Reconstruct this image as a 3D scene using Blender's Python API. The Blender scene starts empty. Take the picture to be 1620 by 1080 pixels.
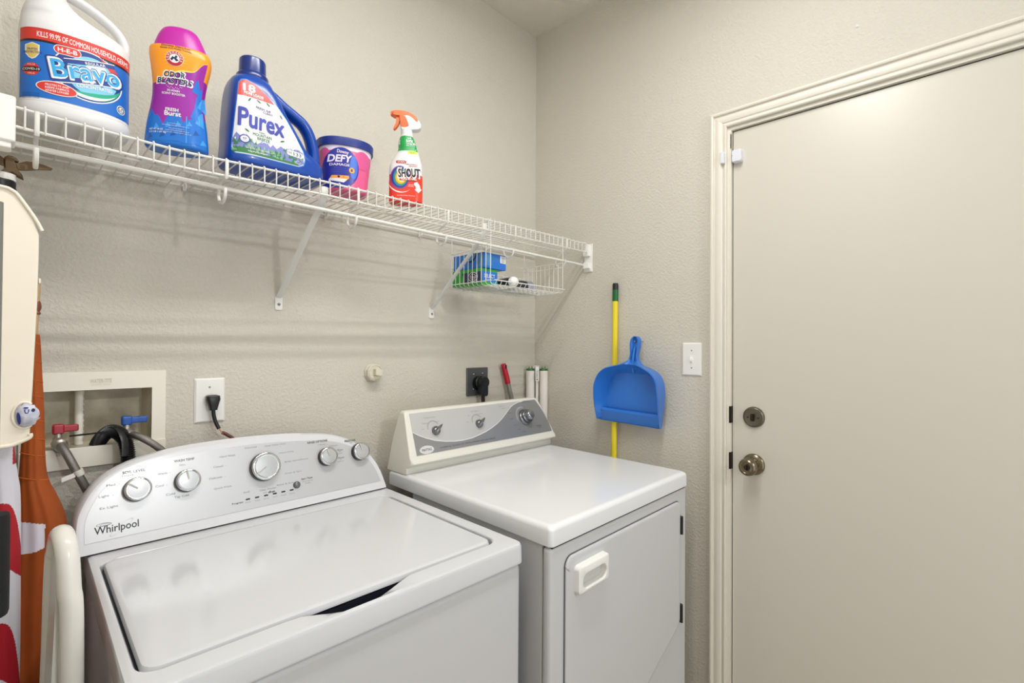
import bpy, bmesh, math, random
import numpy as np
from mathutils import Vector, Matrix
PI = math.pi
SC = bpy.context.scene
COL = SC.collection
random.seed(7)

# ------------------------------------------------------------------ camera
CAM = (-1.659, -1.4651, 1.3329)
YAW, PITCH, ROLL, FOC = 0.8014, 0.0093, 0.0064, 780.88
fw = Vector((math.sin(YAW)*math.cos(PITCH), math.cos(YAW)*math.cos(PITCH), math.sin(PITCH)))
r0 = Vector((math.cos(YAW), -math.sin(YAW), 0)); u0 = r0.cross(fw)
rt = math.cos(ROLL)*r0 + math.sin(ROLL)*u0; up = -math.sin(ROLL)*r0 + math.cos(ROLL)*u0
cd = bpy.data.cameras.new('camera'); cam = bpy.data.objects.new('camera', cd); COL.objects.link(cam)
cd.sensor_width = 36; cd.lens = FOC/1620*36; cd.clip_start = 0.01
M = Matrix((rt, up, -fw)).transposed().to_4x4(); M.translation = Vector(CAM); cam.matrix_world = M
SC.camera = cam
# ------------------------------------------------------------------ world, exposure
w = bpy.data.worlds.new('world'); SC.world = w; w.use_nodes = True
bgn = w.node_tree.nodes['Background']; bgn.inputs[0].default_value = (0.93, 0.97, 1.0, 1); bgn.inputs[1].default_value = 0.86
SC.view_settings.view_transform = 'Standard'; SC.view_settings.look = 'None'
SC.view_settings.gamma = 1; SC.view_settings.use_curve_mapping = False
SC.view_settings.exposure = 0.46
LAMP = (-1.08, -1.05, 2.655); TUBE_L = 1.19; TUBE_STRENGTH = 5.0; LAMP_POWER = 6.3; LAMP_COL = (1.0, 0.99, 0.975)
hl_ = bpy.data.lights.new('hall_lamp', 'AREA'); hl_.shape = 'DISK'; hl_.size = .12; hl_.energy = 10; hl_.color = LAMP_COL
ho_ = bpy.data.objects.new('hall_lamp', hl_); COL.objects.link(ho_); ho_.location = (-1.0, -3.3, 2.32); ho_.rotation_euler = (math.radians(62), 0, 0)

# ------------------------------------------------------------------ materials
def lin(h):
    h = h.lstrip('#'); c = [int(h[i:i+2], 16)/255 for i in (0, 2, 4)]
    return tuple(x/12.92 if x <= .04045 else ((x+.055)/1.055)**2.4 for x in c)
MATS = {}
def mat(name, hexc, rough=.5, metal=0, coat=0, bump=None, alpha=1, emit=None, vary=None, trans=0, spec=.5):
    """bump=(scale, strength, distance); vary=(hex2, scale) blends a second colour in with noise"""
    if name in MATS: return MATS[name]
    m = bpy.data.materials.new(name); m.use_nodes = True; nt = m.node_tree
    b = nt.nodes['Principled BSDF']
    b.inputs['Base Color'].default_value = (*lin(hexc), 1); b.inputs['Roughness'].default_value = rough
    b.inputs['Metallic'].default_value = metal; b.inputs['Coat Weight'].default_value = coat
    b.inputs['Coat Roughness'].default_value = .08; b.inputs['Specular IOR Level'].default_value = spec
    b.inputs['Transmission Weight'].default_value = trans
    if emit: b.inputs['Emission Color'].default_value = (*emit[0], 1); b.inputs['Emission Strength'].default_value = emit[1]
    tc = nt.nodes.new('ShaderNodeTexCoord')
    if vary:
        n = nt.nodes.new('ShaderNodeTexNoise'); n.inputs['Scale'].default_value = vary[1]; n.inputs['Detail'].default_value = 5
        nt.links.new(tc.outputs['Object'], n.inputs['Vector'])
        cr = nt.nodes.new('ShaderNodeValToRGB'); cr.color_ramp.elements[0].position = .4; cr.color_ramp.elements[1].position = .68
        cr.color_ramp.elements[0].color = (*lin(hexc), 1); cr.color_ramp.elements[1].color = (*lin(vary[0]), 1)
        nt.links.new(n.outputs['Fac'], cr.inputs['Fac']); nt.links.new(cr.outputs['Color'], b.inputs['Base Color'])
    if bump:
        n = nt.nodes.new('ShaderNodeTexNoise'); n.inputs['Scale'].default_value = bump[0]; n.inputs['Detail'].default_value = 3
        nt.links.new(tc.outputs['Object'], n.inputs['Vector'])
        bp = nt.nodes.new('ShaderNodeBump'); bp.inputs['Strength'].default_value = bump[1]; bp.inputs['Distance'].default_value = bump[2]
        nt.links.new(n.outputs['Fac'], bp.inputs['Height']); nt.links.new(bp.outputs['Normal'], b.inputs['Normal'])
    MATS[name] = m; return m
def wall_mat(name, hexc, s=1.0, strength=.52):
    """rolled-on knockdown drywall texture: fine grain plus flattened blobs"""
    m = mat(name, hexc, .62); nt = m.node_tree; b = nt.nodes['Principled BSDF']; tc = nt.nodes.new('ShaderNodeTexCoord')
    n1 = nt.nodes.new('ShaderNodeTexNoise'); n1.inputs['Scale'].default_value = 125*s; n1.inputs['Detail'].default_value = 3; n1.inputs['Roughness'].default_value = .55; n1.inputs['Distortion'].default_value = .35
    n2 = nt.nodes.new('ShaderNodeTexNoise'); n2.inputs['Scale'].default_value = 300*s; n2.inputs['Detail'].default_value = 2
    for n in (n1, n2): nt.links.new(tc.outputs['Object'], n.inputs['Vector'])
    cr = nt.nodes.new('ShaderNodeValToRGB'); cr.color_ramp.elements[0].position = .40; cr.color_ramp.elements[1].position = .66
    nt.links.new(n1.outputs['Fac'], cr.inputs['Fac'])
    ma = nt.nodes.new('ShaderNodeMath'); ma.operation = 'MULTIPLY_ADD'; ma.inputs[1].default_value = .30
    nt.links.new(n2.outputs['Fac'], ma.inputs[0]); nt.links.new(cr.outputs['Color'], ma.inputs[2])
    bp = nt.nodes.new('ShaderNodeBump'); bp.inputs['Strength'].default_value = strength; bp.inputs['Distance'].default_value = .0016
    nt.links.new(ma.outputs[0], bp.inputs['Height']); nt.links.new(bp.outputs['Normal'], b.inputs['Normal'])
    n3 = nt.nodes.new('ShaderNodeTexNoise'); n3.inputs['Scale'].default_value = 1.7; n3.inputs['Detail'].default_value = 4
    nt.links.new(tc.outputs['Object'], n3.inputs['Vector'])
    mx = nt.nodes.new('ShaderNodeMix'); mx.data_type = 'RGBA'; mx.blend_type = 'MULTIPLY'; mx.inputs[0].default_value = .10
    mx.inputs[6].default_value = (*lin(hexc), 1); nt.links.new(n3.outputs['Fac'], mx.inputs[7]); nt.links.new(mx.outputs[2], b.inputs['Base Color'])
    return m

# ------------------------------------------------------------------ mesh helpers
class MB:
    def __init__(s): s.v = []; s.f = []; s.m = []
    def add(s, vs, fs, mi=0):
        o = len(s.v); s.v += [tuple(v) for v in vs]; s.f += [tuple(i+o for i in f) for f in fs]; s.m += [mi]*len(fs); return s
    def frombm(s, bm, mi=0):
        bm.verts.index_update(); s.add([v.co[:] for v in bm.verts], [[v.index for v in f.verts] for f in bm.faces], mi); bm.free(); return s
    def box(s, x0, x1, y0, y1, z0, z1, bev=0, seg=2, mi=0):
        bm = bmesh.new(); bmesh.ops.create_cube(bm, size=1)
        for v in bm.verts: v.co = Vector(((x0+x1)/2+v.co.x*(x1-x0), (y0+y1)/2+v.co.y*(y1-y0), (z0+z1)/2+v.co.z*(z1-z0)))
        if bev: bmesh.ops.bevel(bm, geom=bm.edges[:], offset=bev, segments=seg, profile=.5, affect='EDGES')
        return s.frombm(bm, mi)
    def tube(s, pts, r, n=8, closed=False, mi=0, flat=None):
        P = [Vector(p) for p in pts]; k = len(P); R = r if isinstance(r, (list, tuple)) else [r]*k
        T = []
        for i in range(k):
            a = P[(i-1) % k] if (closed or i > 0) else P[i]; b = P[(i+1) % k] if (closed or i < k-1) else P[i]
            T.append((b-a).normalized())
        t0 = T[0]; ref = Vector((0, 0, 1)) if abs(t0.z) < .9 else Vector((1, 0, 0))
        nrm = (ref - t0*ref.dot(t0)).normalized(); vs = []
        for i in range(k):
            t = T[i]; nrm = (nrm - t*nrm.dot(t)).normalized(); bn = t.cross(nrm)
            fx, fy = flat or (1, 1)
            for j in range(n):
                a = 2*PI*j/n; vs.append(P[i] + nrm*(math.cos(a)*R[i]*fx) + bn*(math.sin(a)*R[i]*fy))
        fs = []
        for i in range(k if closed else k-1):
            for j in range(n):
                a, b = i*n+j, i*n+(j+1) % n; c, d = ((i+1) % k)*n+(j+1) % n, ((i+1) % k)*n+j; fs.append((a, b, c, d))
        if not closed: fs += [tuple(range(n-1, -1, -1)), tuple((k-1)*n+j for j in range(n))]
        return s.add(vs, fs, mi)
    def lathe(s, prof, o, ax, n=32, mi=0, ex=None):
        """prof: list of (radius, height along ax)"""
        ax = Vector(ax).normalized(); o = Vector(o); ref = Vector(ex) if ex else (Vector((0, 0, 1)) if abs(ax.z) < .9 else Vector((1, 0, 0)))
        e1 = (ref-ax*ref.dot(ax)).normalized(); e2 = ax.cross(e1); vs = []
        for r, h in prof:
            for j in range(n): a = 2*PI*j/n; vs.append(o+ax*h+e1*(math.cos(a)*r)+e2*(math.sin(a)*r))
        fs = [(i*n+j, i*n+(j+1) % n, (i+1)*n+(j+1) % n, (i+1)*n+j) for i in range(len(prof)-1) for j in range(n)]
        fs += [tuple(range(n-1, -1, -1)), tuple((len(prof)-1)*n+j for j in range(n))]
        return s.add(vs, fs, mi)
    def loops(s, L, cap0=True, cap1=True, closed=True, mi=0):
        n = len(L[0]); vs = [p for l in L for p in l]; fs = []
        for i in range(len(L)-1):
            for j in range(n if closed else n-1): fs.append((i*n+j, i*n+(j+1) % n, (i+1)*n+(j+1) % n, (i+1)*n+j))
        if cap0: fs.append(tuple(range(n-1, -1, -1)))
        if cap1: fs.append(tuple((len(L)-1)*n+j for j in range(n)))
        return s.add(vs, fs, mi)
    def extrude(s, poly, fn, h0, h1, mi=0):
        """poly [(a,b)], fn(a,b,h)->xyz"""
        return s.loops([[fn(a, b, h0) for a, b in poly], [fn(a, b, h1) for a, b in poly]], mi=mi)
    def xf(s, fn): s.v = [tuple(fn(*v)) for v in s.v]; return s
def catmull(P, sub=6, closed=False):
    P = [np.array(p, float) for p in P]; n = len(P); out = []
    for i in range(n if closed else n-1):
        if closed: a, b, c, d = P[(i-1) % n], P[i], P[(i+1) % n], P[(i+2) % n]
        else: a, b, c, d = P[max(i-1, 0)], P[i], P[i+1], P[min(i+2, n-1)]
        for k in range(sub):
            t = k/sub; out.append(.5*((2*b)+(-a+c)*t+(2*a-5*b+4*c-d)*t*t+(-a+3*b-3*c+d)*t**3))
    if not closed: out.append(P[-1])
    return out
def rrect(x0, x1, y0, y1, r, nc=5, ns=6, fn=None):
    """closed loop ccw starting on the front (y0) side; same count for any size"""
    pts = []
    cs = [((x0+r, x1-r), y0, (x1-r, y0+r), -PI/2), None, None, None]
    def side(ax, ay, bx, by): 
        for i in range(ns): t = i/ns; pts.append((ax+(bx-ax)*t, ay+(by-ay)*t))
    def corner(cx, cy, a0):
        for i in range(nc): a = a0+PI/2*i/nc; pts.append((cx+r*math.cos(a), cy+r*math.sin(a)))
    side(x0+r, y0, x1-r, y0); corner(x1-r, y0+r, -PI/2); side(x1, y0+r, x1, y1-r); corner(x1-r, y1-r, 0)
    side(x1-r, y1, x0+r, y1); corner(x0+r, y1-r, PI/2); side(x0, y1-r, x0, y0+r); corner(x0+r, y0+r, PI)
    return [fn(*p) for p in pts] if fn else pts
ORG = {}
def link(o): COL.objects.link(o); return o
def tag(o, label=None, cat=None, group=None, kind=None):
    if label: o['label'] = label
    if cat: o['category'] = cat
    if group: o['group'] = group
    if kind: o['kind'] = kind
    return o
def thing(name, label, cat, loc=(0, 0, 0), rot=0, group=None, local=False):
    o = link(bpy.data.objects.new(name, None)); o.location = loc; o.rotation_euler = (0, 0, rot); o.empty_display_size = .05
    ORG[o.name] = (0, 0, 0) if local else loc
    return tag(o, label, cat, group)
def obj(name, mb, mats, parent=None, smooth=35, **t):
    me = bpy.data.meshes.new(name); og = ORG.get(parent.name, (0, 0, 0)) if parent else (0, 0, 0)
    me.from_pydata([(v[0]-og[0], v[1]-og[1], v[2]-og[2]) for v in mb.v], [], mb.f)
    for m in (mats if isinstance(mats, (list, tuple)) else [mats]): me.materials.append(m)
    me.polygons.foreach_set('material_index', mb.m)
    bm = bmesh.new(); bm.from_mesh(me); bmesh.ops.recalc_face_normals(bm, faces=bm.faces); bm.to_mesh(me); bm.free()
    if smooth: me.shade_smooth(); me.set_sharp_from_angle(angle=math.radians(smooth))
    o = link(bpy.data.objects.new(name, me)); o.parent = parent
    if smooth: wn = o.modifiers.new('weighted', 'WEIGHTED_NORMAL'); wn.keep_sharp = True; wn.weight = 60
    if parent: ORG[o.name] = og
    return tag(o, **t)
def dupe(o, parent, loc=(0, 0, 0)):
    c = o.copy(); link(c); c.parent = parent; c.location = loc; return c

# ------------------------------------------------------------------ flat print (lettering, labels) laid on a surface
_tc = {}
def text_geo(s, bold):
    k = (s, bold)
    if k not in _tc:
        cu = bpy.data.curves.new('t', 'FONT'); cu.body = s; cu.size = 1; cu.offset = bold; cu.resolution_u = 3
        o = bpy.data.objects.new('t', cu); me = bpy.data.meshes.new_from_object(o)
        _tc[k] = ([v.co[:2] for v in me.vertices], [tuple(p.vertices) for p in me.polygons])
        bpy.data.objects.remove(o); bpy.data.meshes.remove(me); bpy.data.curves.remove(cu)
    return _tc[k]
class Print:
    def __init__(s, base=.0004, step=.00022): s.bm = bmesh.new(); s.base = base; s.step = step
    def poly(s, pts, mi, lay=0):
        h = s.base+lay*s.step; vs = [s.bm.verts.new((p[0], p[1], h)) for p in pts]
        try: f = s.bm.faces.new(vs); f.material_index = mi
        except ValueError: pass
    def ell(s, cu, cv, ru, rv, mi, lay=0, rot=0, a0=0, a1=2*PI, n=28):
        c, q = math.cos(rot), math.sin(rot); P = []
        for i in range(n if a1-a0 >= 2*PI-.01 else n+1):
            a = a0+(a1-a0)*i/n; x, y = ru*math.cos(a), rv*math.sin(a); P.append((cu+x*c-y*q, cv+x*q+y*c))
        s.poly(P, mi, lay)
    def ring(s, cu, cv, ru, rv, t, mi, lay=0, a0=0, a1=2*PI, n=40, taper=False):
        for i in range(n):
            a, b = a0+(a1-a0)*i/n, a0+(a1-a0)*(i+1)/n
            ta, tb = (t*math.sin(PI*i/n)+1e-5, t*math.sin(PI*(i+1)/n)+1e-5) if taper else (t, t)
            s.poly([(cu+ru*math.cos(a), cv+rv*math.sin(a)), (cu+ru*math.cos(b), cv+rv*math.sin(b)), (cu+(ru-tb)*math.cos(b), cv+(rv-tb)*math.sin(b)), (cu+(ru-ta)*math.cos(a), cv+(rv-ta)*math.sin(a))], mi, lay)
    def pill(s, cu, cv, w, h, mi, lay=0, rot=0):
        P = []; c, q = math.cos(rot), math.sin(rot)
        for sx, a0 in ((1, -PI/2), (-1, PI/2)):
            for i in range(7): a = a0+PI*i/6; x, y = sx*(w-h)/2+h/2*math.cos(a), h/2*math.sin(a); P.append((cu+x*c-y*q, cv+x*q+y*c))
        s.poly(P, mi, lay)
    def text(s, t, cu, cv, mi, w=None, h=None, lay=3, rot=0, bold=0., shear=0, arc=0):
        vs, fs = text_geo(t, 0.); xs = [v[0] for v in vs]; ys = [v[1] for v in vs]
        if not xs: return
        x0, x1, y0, y1 = min(xs), max(xs), min(ys), max(ys); sy = (h/(y1-y0)) if h else None; sx = (w/(x1-x0)) if w else None
        sx = sx or sy; sy = sy or sx; c, q = math.cos(rot), math.sin(rot); hh = s.base+lay*s.step
        nd = 0 if bold < .004 else (4 if bold < .02 else 10)      # heavier strokes: the same glyphs printed again, shifted by the stroke gain
        for k in range(max(1, nd)):
            ox, oy = (bold*math.cos(2*PI*k/nd), bold*math.sin(2*PI*k/nd)) if nd else (0, 0); nv = []
            for x, y in vs:
                x = (x+ox-(x0+x1)/2)*sx; y = (y+oy-(y0+y1)/2)*sy; x += shear*y; y += arc*x*x
                nv.append(s.bm.verts.new((cu+x*c-y*q, cv+x*q+y*c, hh+k*1e-6)))
            for f in fs:
                try: ff = s.bm.faces.new([nv[i] for i in f]); ff.material_index = mi
                except ValueError: pass
    def out(s, name, mats, parent, fmap, du=None, dv=None, **t):
        bm = s.bm; bm.normal_update(); bmesh.ops.triangulate(bm, faces=bm.faces[:])
        for ax, d in ((0, du), (1, dv)):
            if not d: continue
            lo = min(v.co[ax] for v in bm.verts); hi = max(v.co[ax] for v in bm.verts); k = math.ceil(lo/d)
            while k*d < hi:
                co = [0, 0, 0]; co[ax] = k*d; no = [0, 0, 0]; no[ax] = 1
                bmesh.ops.bisect_plane(bm, geom=bm.verts[:]+bm.edges[:]+bm.faces[:], plane_co=co, plane_no=no, dist=1e-7); k += 1
        for v in bm.verts: v.co = Vector(fmap(v.co.x, v.co.y, v.co.z))
        me = bpy.data.meshes.new(name); bm.to_mesh(me); bm.free()
        for m in mats: me.materials.append(m)
        og = ORG.get(parent.name, (0, 0, 0)); me.transform(Matrix.Translation([-a for a in og]))
        o = link(bpy.data.objects.new(name, me)); o.parent = parent; ORG[o.name] = og
        return tag(o, **t)
class Loft:
    """bottle body: rows (z, xl, xr, b, n) stacked along z; front is -y"""
    def __init__(s, rows, sub=5, N=72, yc=0):
        R = np.array(catmull(rows, sub)) if sub > 1 else np.array(rows, float)
        s.R = R[np.argsort(R[:, 0], kind='stable')]; s.N = N; s.yc = yc
    def build(s, mi_fn=None, mb=None):
        mb = mb or MB(); L = []
        for z, xl, xr, b, n in s.R:
            a = (xr-xl)/2; xc = (xl+xr)/2; lp = []
            for j in range(s.N):
                t = 2*PI*j/s.N; c, q = math.cos(t), math.sin(t)
                lp.append((xc+a*math.copysign(abs(c)**(2/n), c), s.yc+b*math.copysign(abs(q)**(2/n), q), z))
            L.append(lp)
        k = len(mb.f); mb.loops(L)
        if mi_fn:
            for i in range(k, len(mb.f)): zz = sum(mb.v[q][2] for q in mb.f[i])/len(mb.f[i]); mb.m[i] = mi_fn(zz)
        return mb
    def pt(s, u, v):
        z = s.R[:, 0]; xl, xr, b, n = (float(np.interp(v, z, s.R[:, i])) for i in (1, 2, 3, 4))
        a = (xr-xl)/2; t = min(.9995, abs(u-(xl+xr)/2)/a); return Vector((u, s.yc-b*(1-t**n)**(1/n), v))
    def front(s, u, v, h):
        e = .0008; p = s.pt(u, v); dx = s.pt(u+e, v)-s.pt(u-e, v); dz = s.pt(u, v+e)-s.pt(u, v-e)
        n = dx.cross(dz)
        if n.length < 1e-12: n = Vector((0, -1, 0))
        n.normalize(); n = n if n.y < 0 else -n
        return p+n*h

# ------------------------------------------------------------------ shared materials
WALL = wall_mat('painted_textured_drywall', '#D1CCC0')
CEIL = wall_mat('textured_ceiling_paint', '#E2DDD0', 1.2, .7)
TRIM = mat('cream_trim_paint', '#DDD8CC', .42, bump=(40, .05, .001))
DOORP = mat('cream_door_paint', '#CFCABF', .30, bump=(300, .06, .0004), spec=.5)
FLOORM = mat('beige_floor_tile', '#B5A58C', .4, vary=('#A3927A', 6))
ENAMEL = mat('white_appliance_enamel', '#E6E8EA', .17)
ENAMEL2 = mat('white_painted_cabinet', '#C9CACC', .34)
BISQUE = mat('bisque_console_plastic', '#E2E0D6', .35)
DARK = mat('dark_gap', '#15161A', .7)
WIRE = mat('white_vinyl_coated_wire', '#DDDCD6', .35)
WPLA = mat('white_plastic', '#EBEAE6', .35)
BLACKP = mat('black_plastic', '#121316', .38)
CHROME = mat('brushed_chrome', '#B9BBBD', .22, 1)
DCHROME = mat('dark_satin_chrome', '#85878B', .28, 1)
INK = mat('dark_grey_ink', '#3B3F45', .5)
INKL = mat('pale_grey_ink', '#8F9296', .5)

# ------------------------------------------------------------------ room shell
X0, Y0, H = -1.72, -2.35, 2.718
def plane_wall(name, quads, m=WALL):
    mb = MB()
    for q in quads: mb.box(*q)
    return obj(name, mb, m, smooth=0, kind='structure')
bx = (-1.612, -1.405, 1.098, 1.2275)     # supply box opening
plane_wall('wall_back', [(X0-.1, bx[0], 0, .1, 0, H), (bx[1], .1, 0, .1, 0, H), (bx[0], bx[1], 0, .1, 0, bx[2]), (bx[0], bx[1], 0, .1, bx[3], H)])
DY0, DY1, DZ = -.8555, -1.725, 2.047     # door opening in the right wall
plane_wall('wall_right', [(0, .1, DY0+.016, 0, 0, H), (0, .1, Y0, DY1-.016, 0, H), (0, .1, DY1-.016, DY0+.016, DZ+.016, H)])
plane_wall('wall_left', [(X0-.1, X0, Y0, 0, 0, H)])
plane_wall('wall_front', [(X0-.1, -1.66, Y0-.1, Y0, 0, H), (-.12, .1, Y0-.1, Y0, 0, H), (-1.66, -.12, Y0-.1, Y0, 2.42, H)])
plane_wall('ceiling', [(X0-.1, .1, Y0-.1, .1, H, H+.1)], CEIL)
plane_wall('floor', [(X0-.1, .1, Y0-.1, .1, -.1, 0)], FLOORM)
mb = MB().box(-.014, 0, DY0+.07, -.014, 0, .085, .003); obj('baseboard_right', mb, TRIM, kind='structure')
mb = MB().box(X0, 0, -.014, 0, 0, .085, .003); obj('baseboard_back', mb, TRIM, kind='structure')

# ------------------------------------------------------------------ door with casing
door = thing('door_1', None, None); door['kind'] = 'structure'
mb = MB().box(.012, .055, DY1+.003, DY0-.0022, .012, DZ-.0032, .0015)
leaf = obj('door_leaf', mb, DOORP, door)
mb = MB().box(.0, .1, DY0, DY0+.016, 0, DZ+.016).box(.0, .1, DY1-.016, DY1, 0, DZ+.016).box(.0, .1, DY1, DY0, DZ, DZ+.016)
mb.box(.055, .07, DY0-.012, DY0, 0, DZ).box(.055, .07, DY1, DY0, DZ-.012, DZ)
mb.box(.0975, .1, DY1, DY0, 0, DZ)
obj('jamb', mb, TRIM, door, smooth=0)
# moulded casing: profile (across from the opening outwards, thickness)
prof = [(0, .0), (0, .0105), (.003, .0125), (.0085, .0115), (.012, .0092), (.0155, .0125), (.024, .0150), (.032, .0138), (.0365, .0118), (.0395, .0120), (.041, .0185), (.045, .0200), (.050, .0185), (.0525, .0125), (.054, 0)]
iy0, iy1, iz = DY0+.0115, DY1-.0115, DZ+.0115
L = []
for (yy, zz, sy, sz) in ((iy0, 0, 1, 0), (iy0, iz, 1, 1), (iy1, iz, -1, 1), (iy1, 0, -1, 0)):
    L.append([(-t, yy+sy*a, zz+sz*a) for a, t in prof])
for i, nm in enumerate(('casing_side', 'casing_head', 'casing_side')):
    obj(nm, MB().loops(L[i:i+2]), TRIM, door, smooth=25)
BRS = mat('antique_brass', '#857B68', .24, 1); BRSD = mat('aged_dark_brass', '#4A443A', .38, 1)
kz, ky = .9615, -.9235
mb = MB().lathe([(.0335, 0), (.0335, .004), (.031, .008), (.024, .011), (.0125, .013), (.0115, .028), (.016, .034), (.0245, .042), (.0275, .052), (.0265, .060), (.022, .0645), (.0185, .066), (.0165, .064), (.0001, .0635)], (.012, ky, kz), (-1, 0, 0), 40)
kn = obj('door_knob', mb, BRS, door, smooth=50)
mb = MB().lathe([(.0095, .0), (.0085, .0025), (.0001, .003)], (-.0515, ky, kz), (-1, 0, 0), 24).box(-.060, -.0535, ky-.0018, ky+.0018, kz-.0075, kz+.0075, .001)
obj('privacy_turn', mb, BRSD, kn)
mb = MB().lathe([(.002, .0), (.002, .003)], (.005, ky-.026, kz-.003), (-1, 0, 0), 10)
obj('rosette_screw', mb, BRSD, kn)
dz_ = 1.1115
mb = MB().lathe([(.033, 0), (.0325, .004), (.0295, .0085), (.028, .0088), (.0275, .0078), (.022, .0088), (.0001, .0095)], (.012, ky, dz_), (-1, 0, 0), 40)
db = obj('deadbolt', mb, mat('satin_nickel_plate', '#7C766A', .35, 1), door, smooth=50)
mb = MB().loops([[(.003-h, ky+a*s, dz_+b*s) for a, b in [(-.004, -.012), (.004, -.012), (.0055, -.004), (.004, .012), (-.004, .012), (-.0055, .004)]] for h, s in ((0, .9), (.008, 1), (.016, .75))])
obj('thumb_turn', mb, BRSD, db)
mb = MB()
for s in (-1, 1): mb.lathe([(.0028, 0), (.0028, .002), (.001, .003)], (.003, ky+s*.0155, dz_-.001), (-1, 0, 0), 12)
obj('mounting_screws', mb, BRSD, db)
for zz in (dz_+.002, kz+.002):
    mb = MB().box(-.0015, .03, DY0-.001, DY0+.0052, zz-.0275, zz+.0275, .0012)
    obj('strike_plate', mb, mat('blackened_strike_metal', '#1B1917', .4, .6), door)
mb = MB().box(.016, .055, DY1, DY0, DZ-.0031, DZ-.0002).box(.016, .055, DY0-.0021, DY0-.0002, .01, DZ-.002); obj('door_gap_shade', mb, DARK, door, smooth=0)  # dark strips standing in for the shade inside the door gap
# little rubber bumper on the head of the jamb
mb = MB().box(.0, .012, DY0-.001, DY0+.004, 1.985, 2.035, .001); obj('weather_strip', mb, mat('grey_weather_strip', '#B9B2A4', .7), door)

# ------------------------------------------------------------------ ceiling lamp (its light is the room's light)
lamp = thing('ceiling_light', 'two-tube fluorescent ceiling fixture with white housing above the appliances', 'light', (LAMP[0], LAMP[1], H))
x0_, x1_ = LAMP[0]-TUBE_L/2, LAMP[0]+TUBE_L/2
HOUS = mat('white_fixture_enamel', '#E8E8E6', .4)
obj('housing', MB().box(x0_-.03, x1_+.03, LAMP[1]-.075, LAMP[1]+.075, H-.030, H-.0005, .006), HOUS, lamp)
LIT = mat('lit_fluorescent_glass', '#FFFFFF', .4, emit=(LAMP_COL, TUBE_STRENGTH))
for sy_ in (-.045, .045):
    tb = obj('lit_tube', MB().tube([(x0_+.02, LAMP[1]+sy_, LAMP[2]), (x1_-.02, LAMP[1]+sy_, LAMP[2])], .0150, 12), LIT, lamp, smooth=60)
    for xe, xd in ((x0_+.02, -1), (x1_-.02, 1)):
        obj('end_cap', MB().tube([(xe, LAMP[1]+sy_, LAMP[2]), (xe+xd*.014, LAMP[1]+sy_, LAMP[2])], .0155, 14), CHROME, tb)
for sy_ in (-.045, .045):      # the light that leaves each tube downwards
    la = bpy.data.lights.new('tube_glow', 'AREA'); la.shape = 'RECTANGLE'; la.size = TUBE_L-.04; la.size_y = .028; la.energy = LAMP_POWER; la.color = LAMP_COL
    lo = link(bpy.data.objects.new('tube_glow', la)); lo.location = (LAMP[0], LAMP[1]+sy_, LAMP[2]-.0165)
for xe in (x0_-.006, x1_+.006):
    obj('lamp_holder', MB().box(xe-.006, xe+.006, LAMP[1]-.065, LAMP[1]+.065, LAMP[2]-.020, H-.028, .003), HOUS, lamp)

# ------------------------------------------------------------------ washer
def wx(u, v, z): return (-1.549+u+.022*v, -.7206-.015*u+v, z)
WW, WD = .692, .67
WT = .904
wash = thing('washing_machine', 'white top-load washer with arched control panel, next to the orange flag', 'washing machine', wx(WW/2, WD/2, 0))
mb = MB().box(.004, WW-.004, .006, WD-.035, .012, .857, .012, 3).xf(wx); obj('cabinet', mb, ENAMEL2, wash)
mb = MB().box(.02, WW-.02, .02, WD-.05, .0, .02).xf(wx); obj('base', mb, DARK, wash)
HU0, HU1 = .215, .425
LU0, LU1, LV0, LV1 = .0145, .650, .046, .512
def bulge(x, y):
    if y < LV0+.02 and HU0 < x < HU1: y -= .017*math.sin(PI*(x-HU0)/(HU1-HU0))**1.3
    return (x, y)
def lp(x0, x1, y0, y1, r, z, fn=None):
    dip = lambda p: .013*math.sin(PI*(p[0]-HU0)/(HU1-HU0))**1.3 if fn and p[1] < LV0+.02 and HU0 < p[0] < HU1 else 0
    return [wx(p[0], p[1], z-dip(p)) for p in rrect(x0, x1, y0, y1, r, 6, 26, fn)]
mb = MB().loops([lp(0, WW, 0, WD-.035, .016, .8605), lp(-.001, WW+.001, -.001, WD-.035, .018, .864), lp(0, WW, 0, WD-.035, .018, WT-.008), lp(.002, WW-.002, .002, WD-.032, .018, WT-.0025), lp(.008, WW-.008, .008, WD-.038, .014, WT),
                 lp(LU0-.001, LU1+.004, LV0-.004, LV1+.003, .03, WT, bulge), lp(LU0+.001, LU1+.002, LV0-.002, LV1+.001, .03, WT-.003, bulge), lp(LU0+.001, LU1+.002, LV0-.002, LV1+.001, .03, WT-.036, bulge)], cap0=True, cap1=True)
ENW = mat('white_washer_enamel', '#D4D6D9', .13)
obj('top_panel', mb, ENW, wash, smooth=40)
e = .0045
mb = MB().loops([lp(LU0+.006, LU1-e, LV0+e, LV1-.002, .022, WT-.0095), lp(LU0+.006, LU1-e, LV0+e, LV1-.002, .024, WT-.006), lp(LU0+.008, LU1-e-.002, LV0+e+.002, LV1-.004, .024, WT-.0005), lp(LU0+.0115, LU1-e-.0055, LV0+e+.0055, LV1-.007, .024, WT+.0014), lp(LU0+.017, LU1-e-.011, LV0+e+.011, LV1-.012, .022, WT+.0020)])
obj('lid', mb, ENW, wash, smooth=40)
mb = MB().box(LU0+.0045, LU1-.004, LV0+.004, LV1-.002, WT-.0345, WT-.0125).box(HU0+.012, HU1-.012, LV0-.012, LV0+.006, WT-.0345, WT-.031).xf(wx); obj('lid_gap_shade', mb, mat('blue_black_shade', '#141926', .4), wash)  # blue-black fill under lid and handle dip: shade of the gaps as colour
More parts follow.
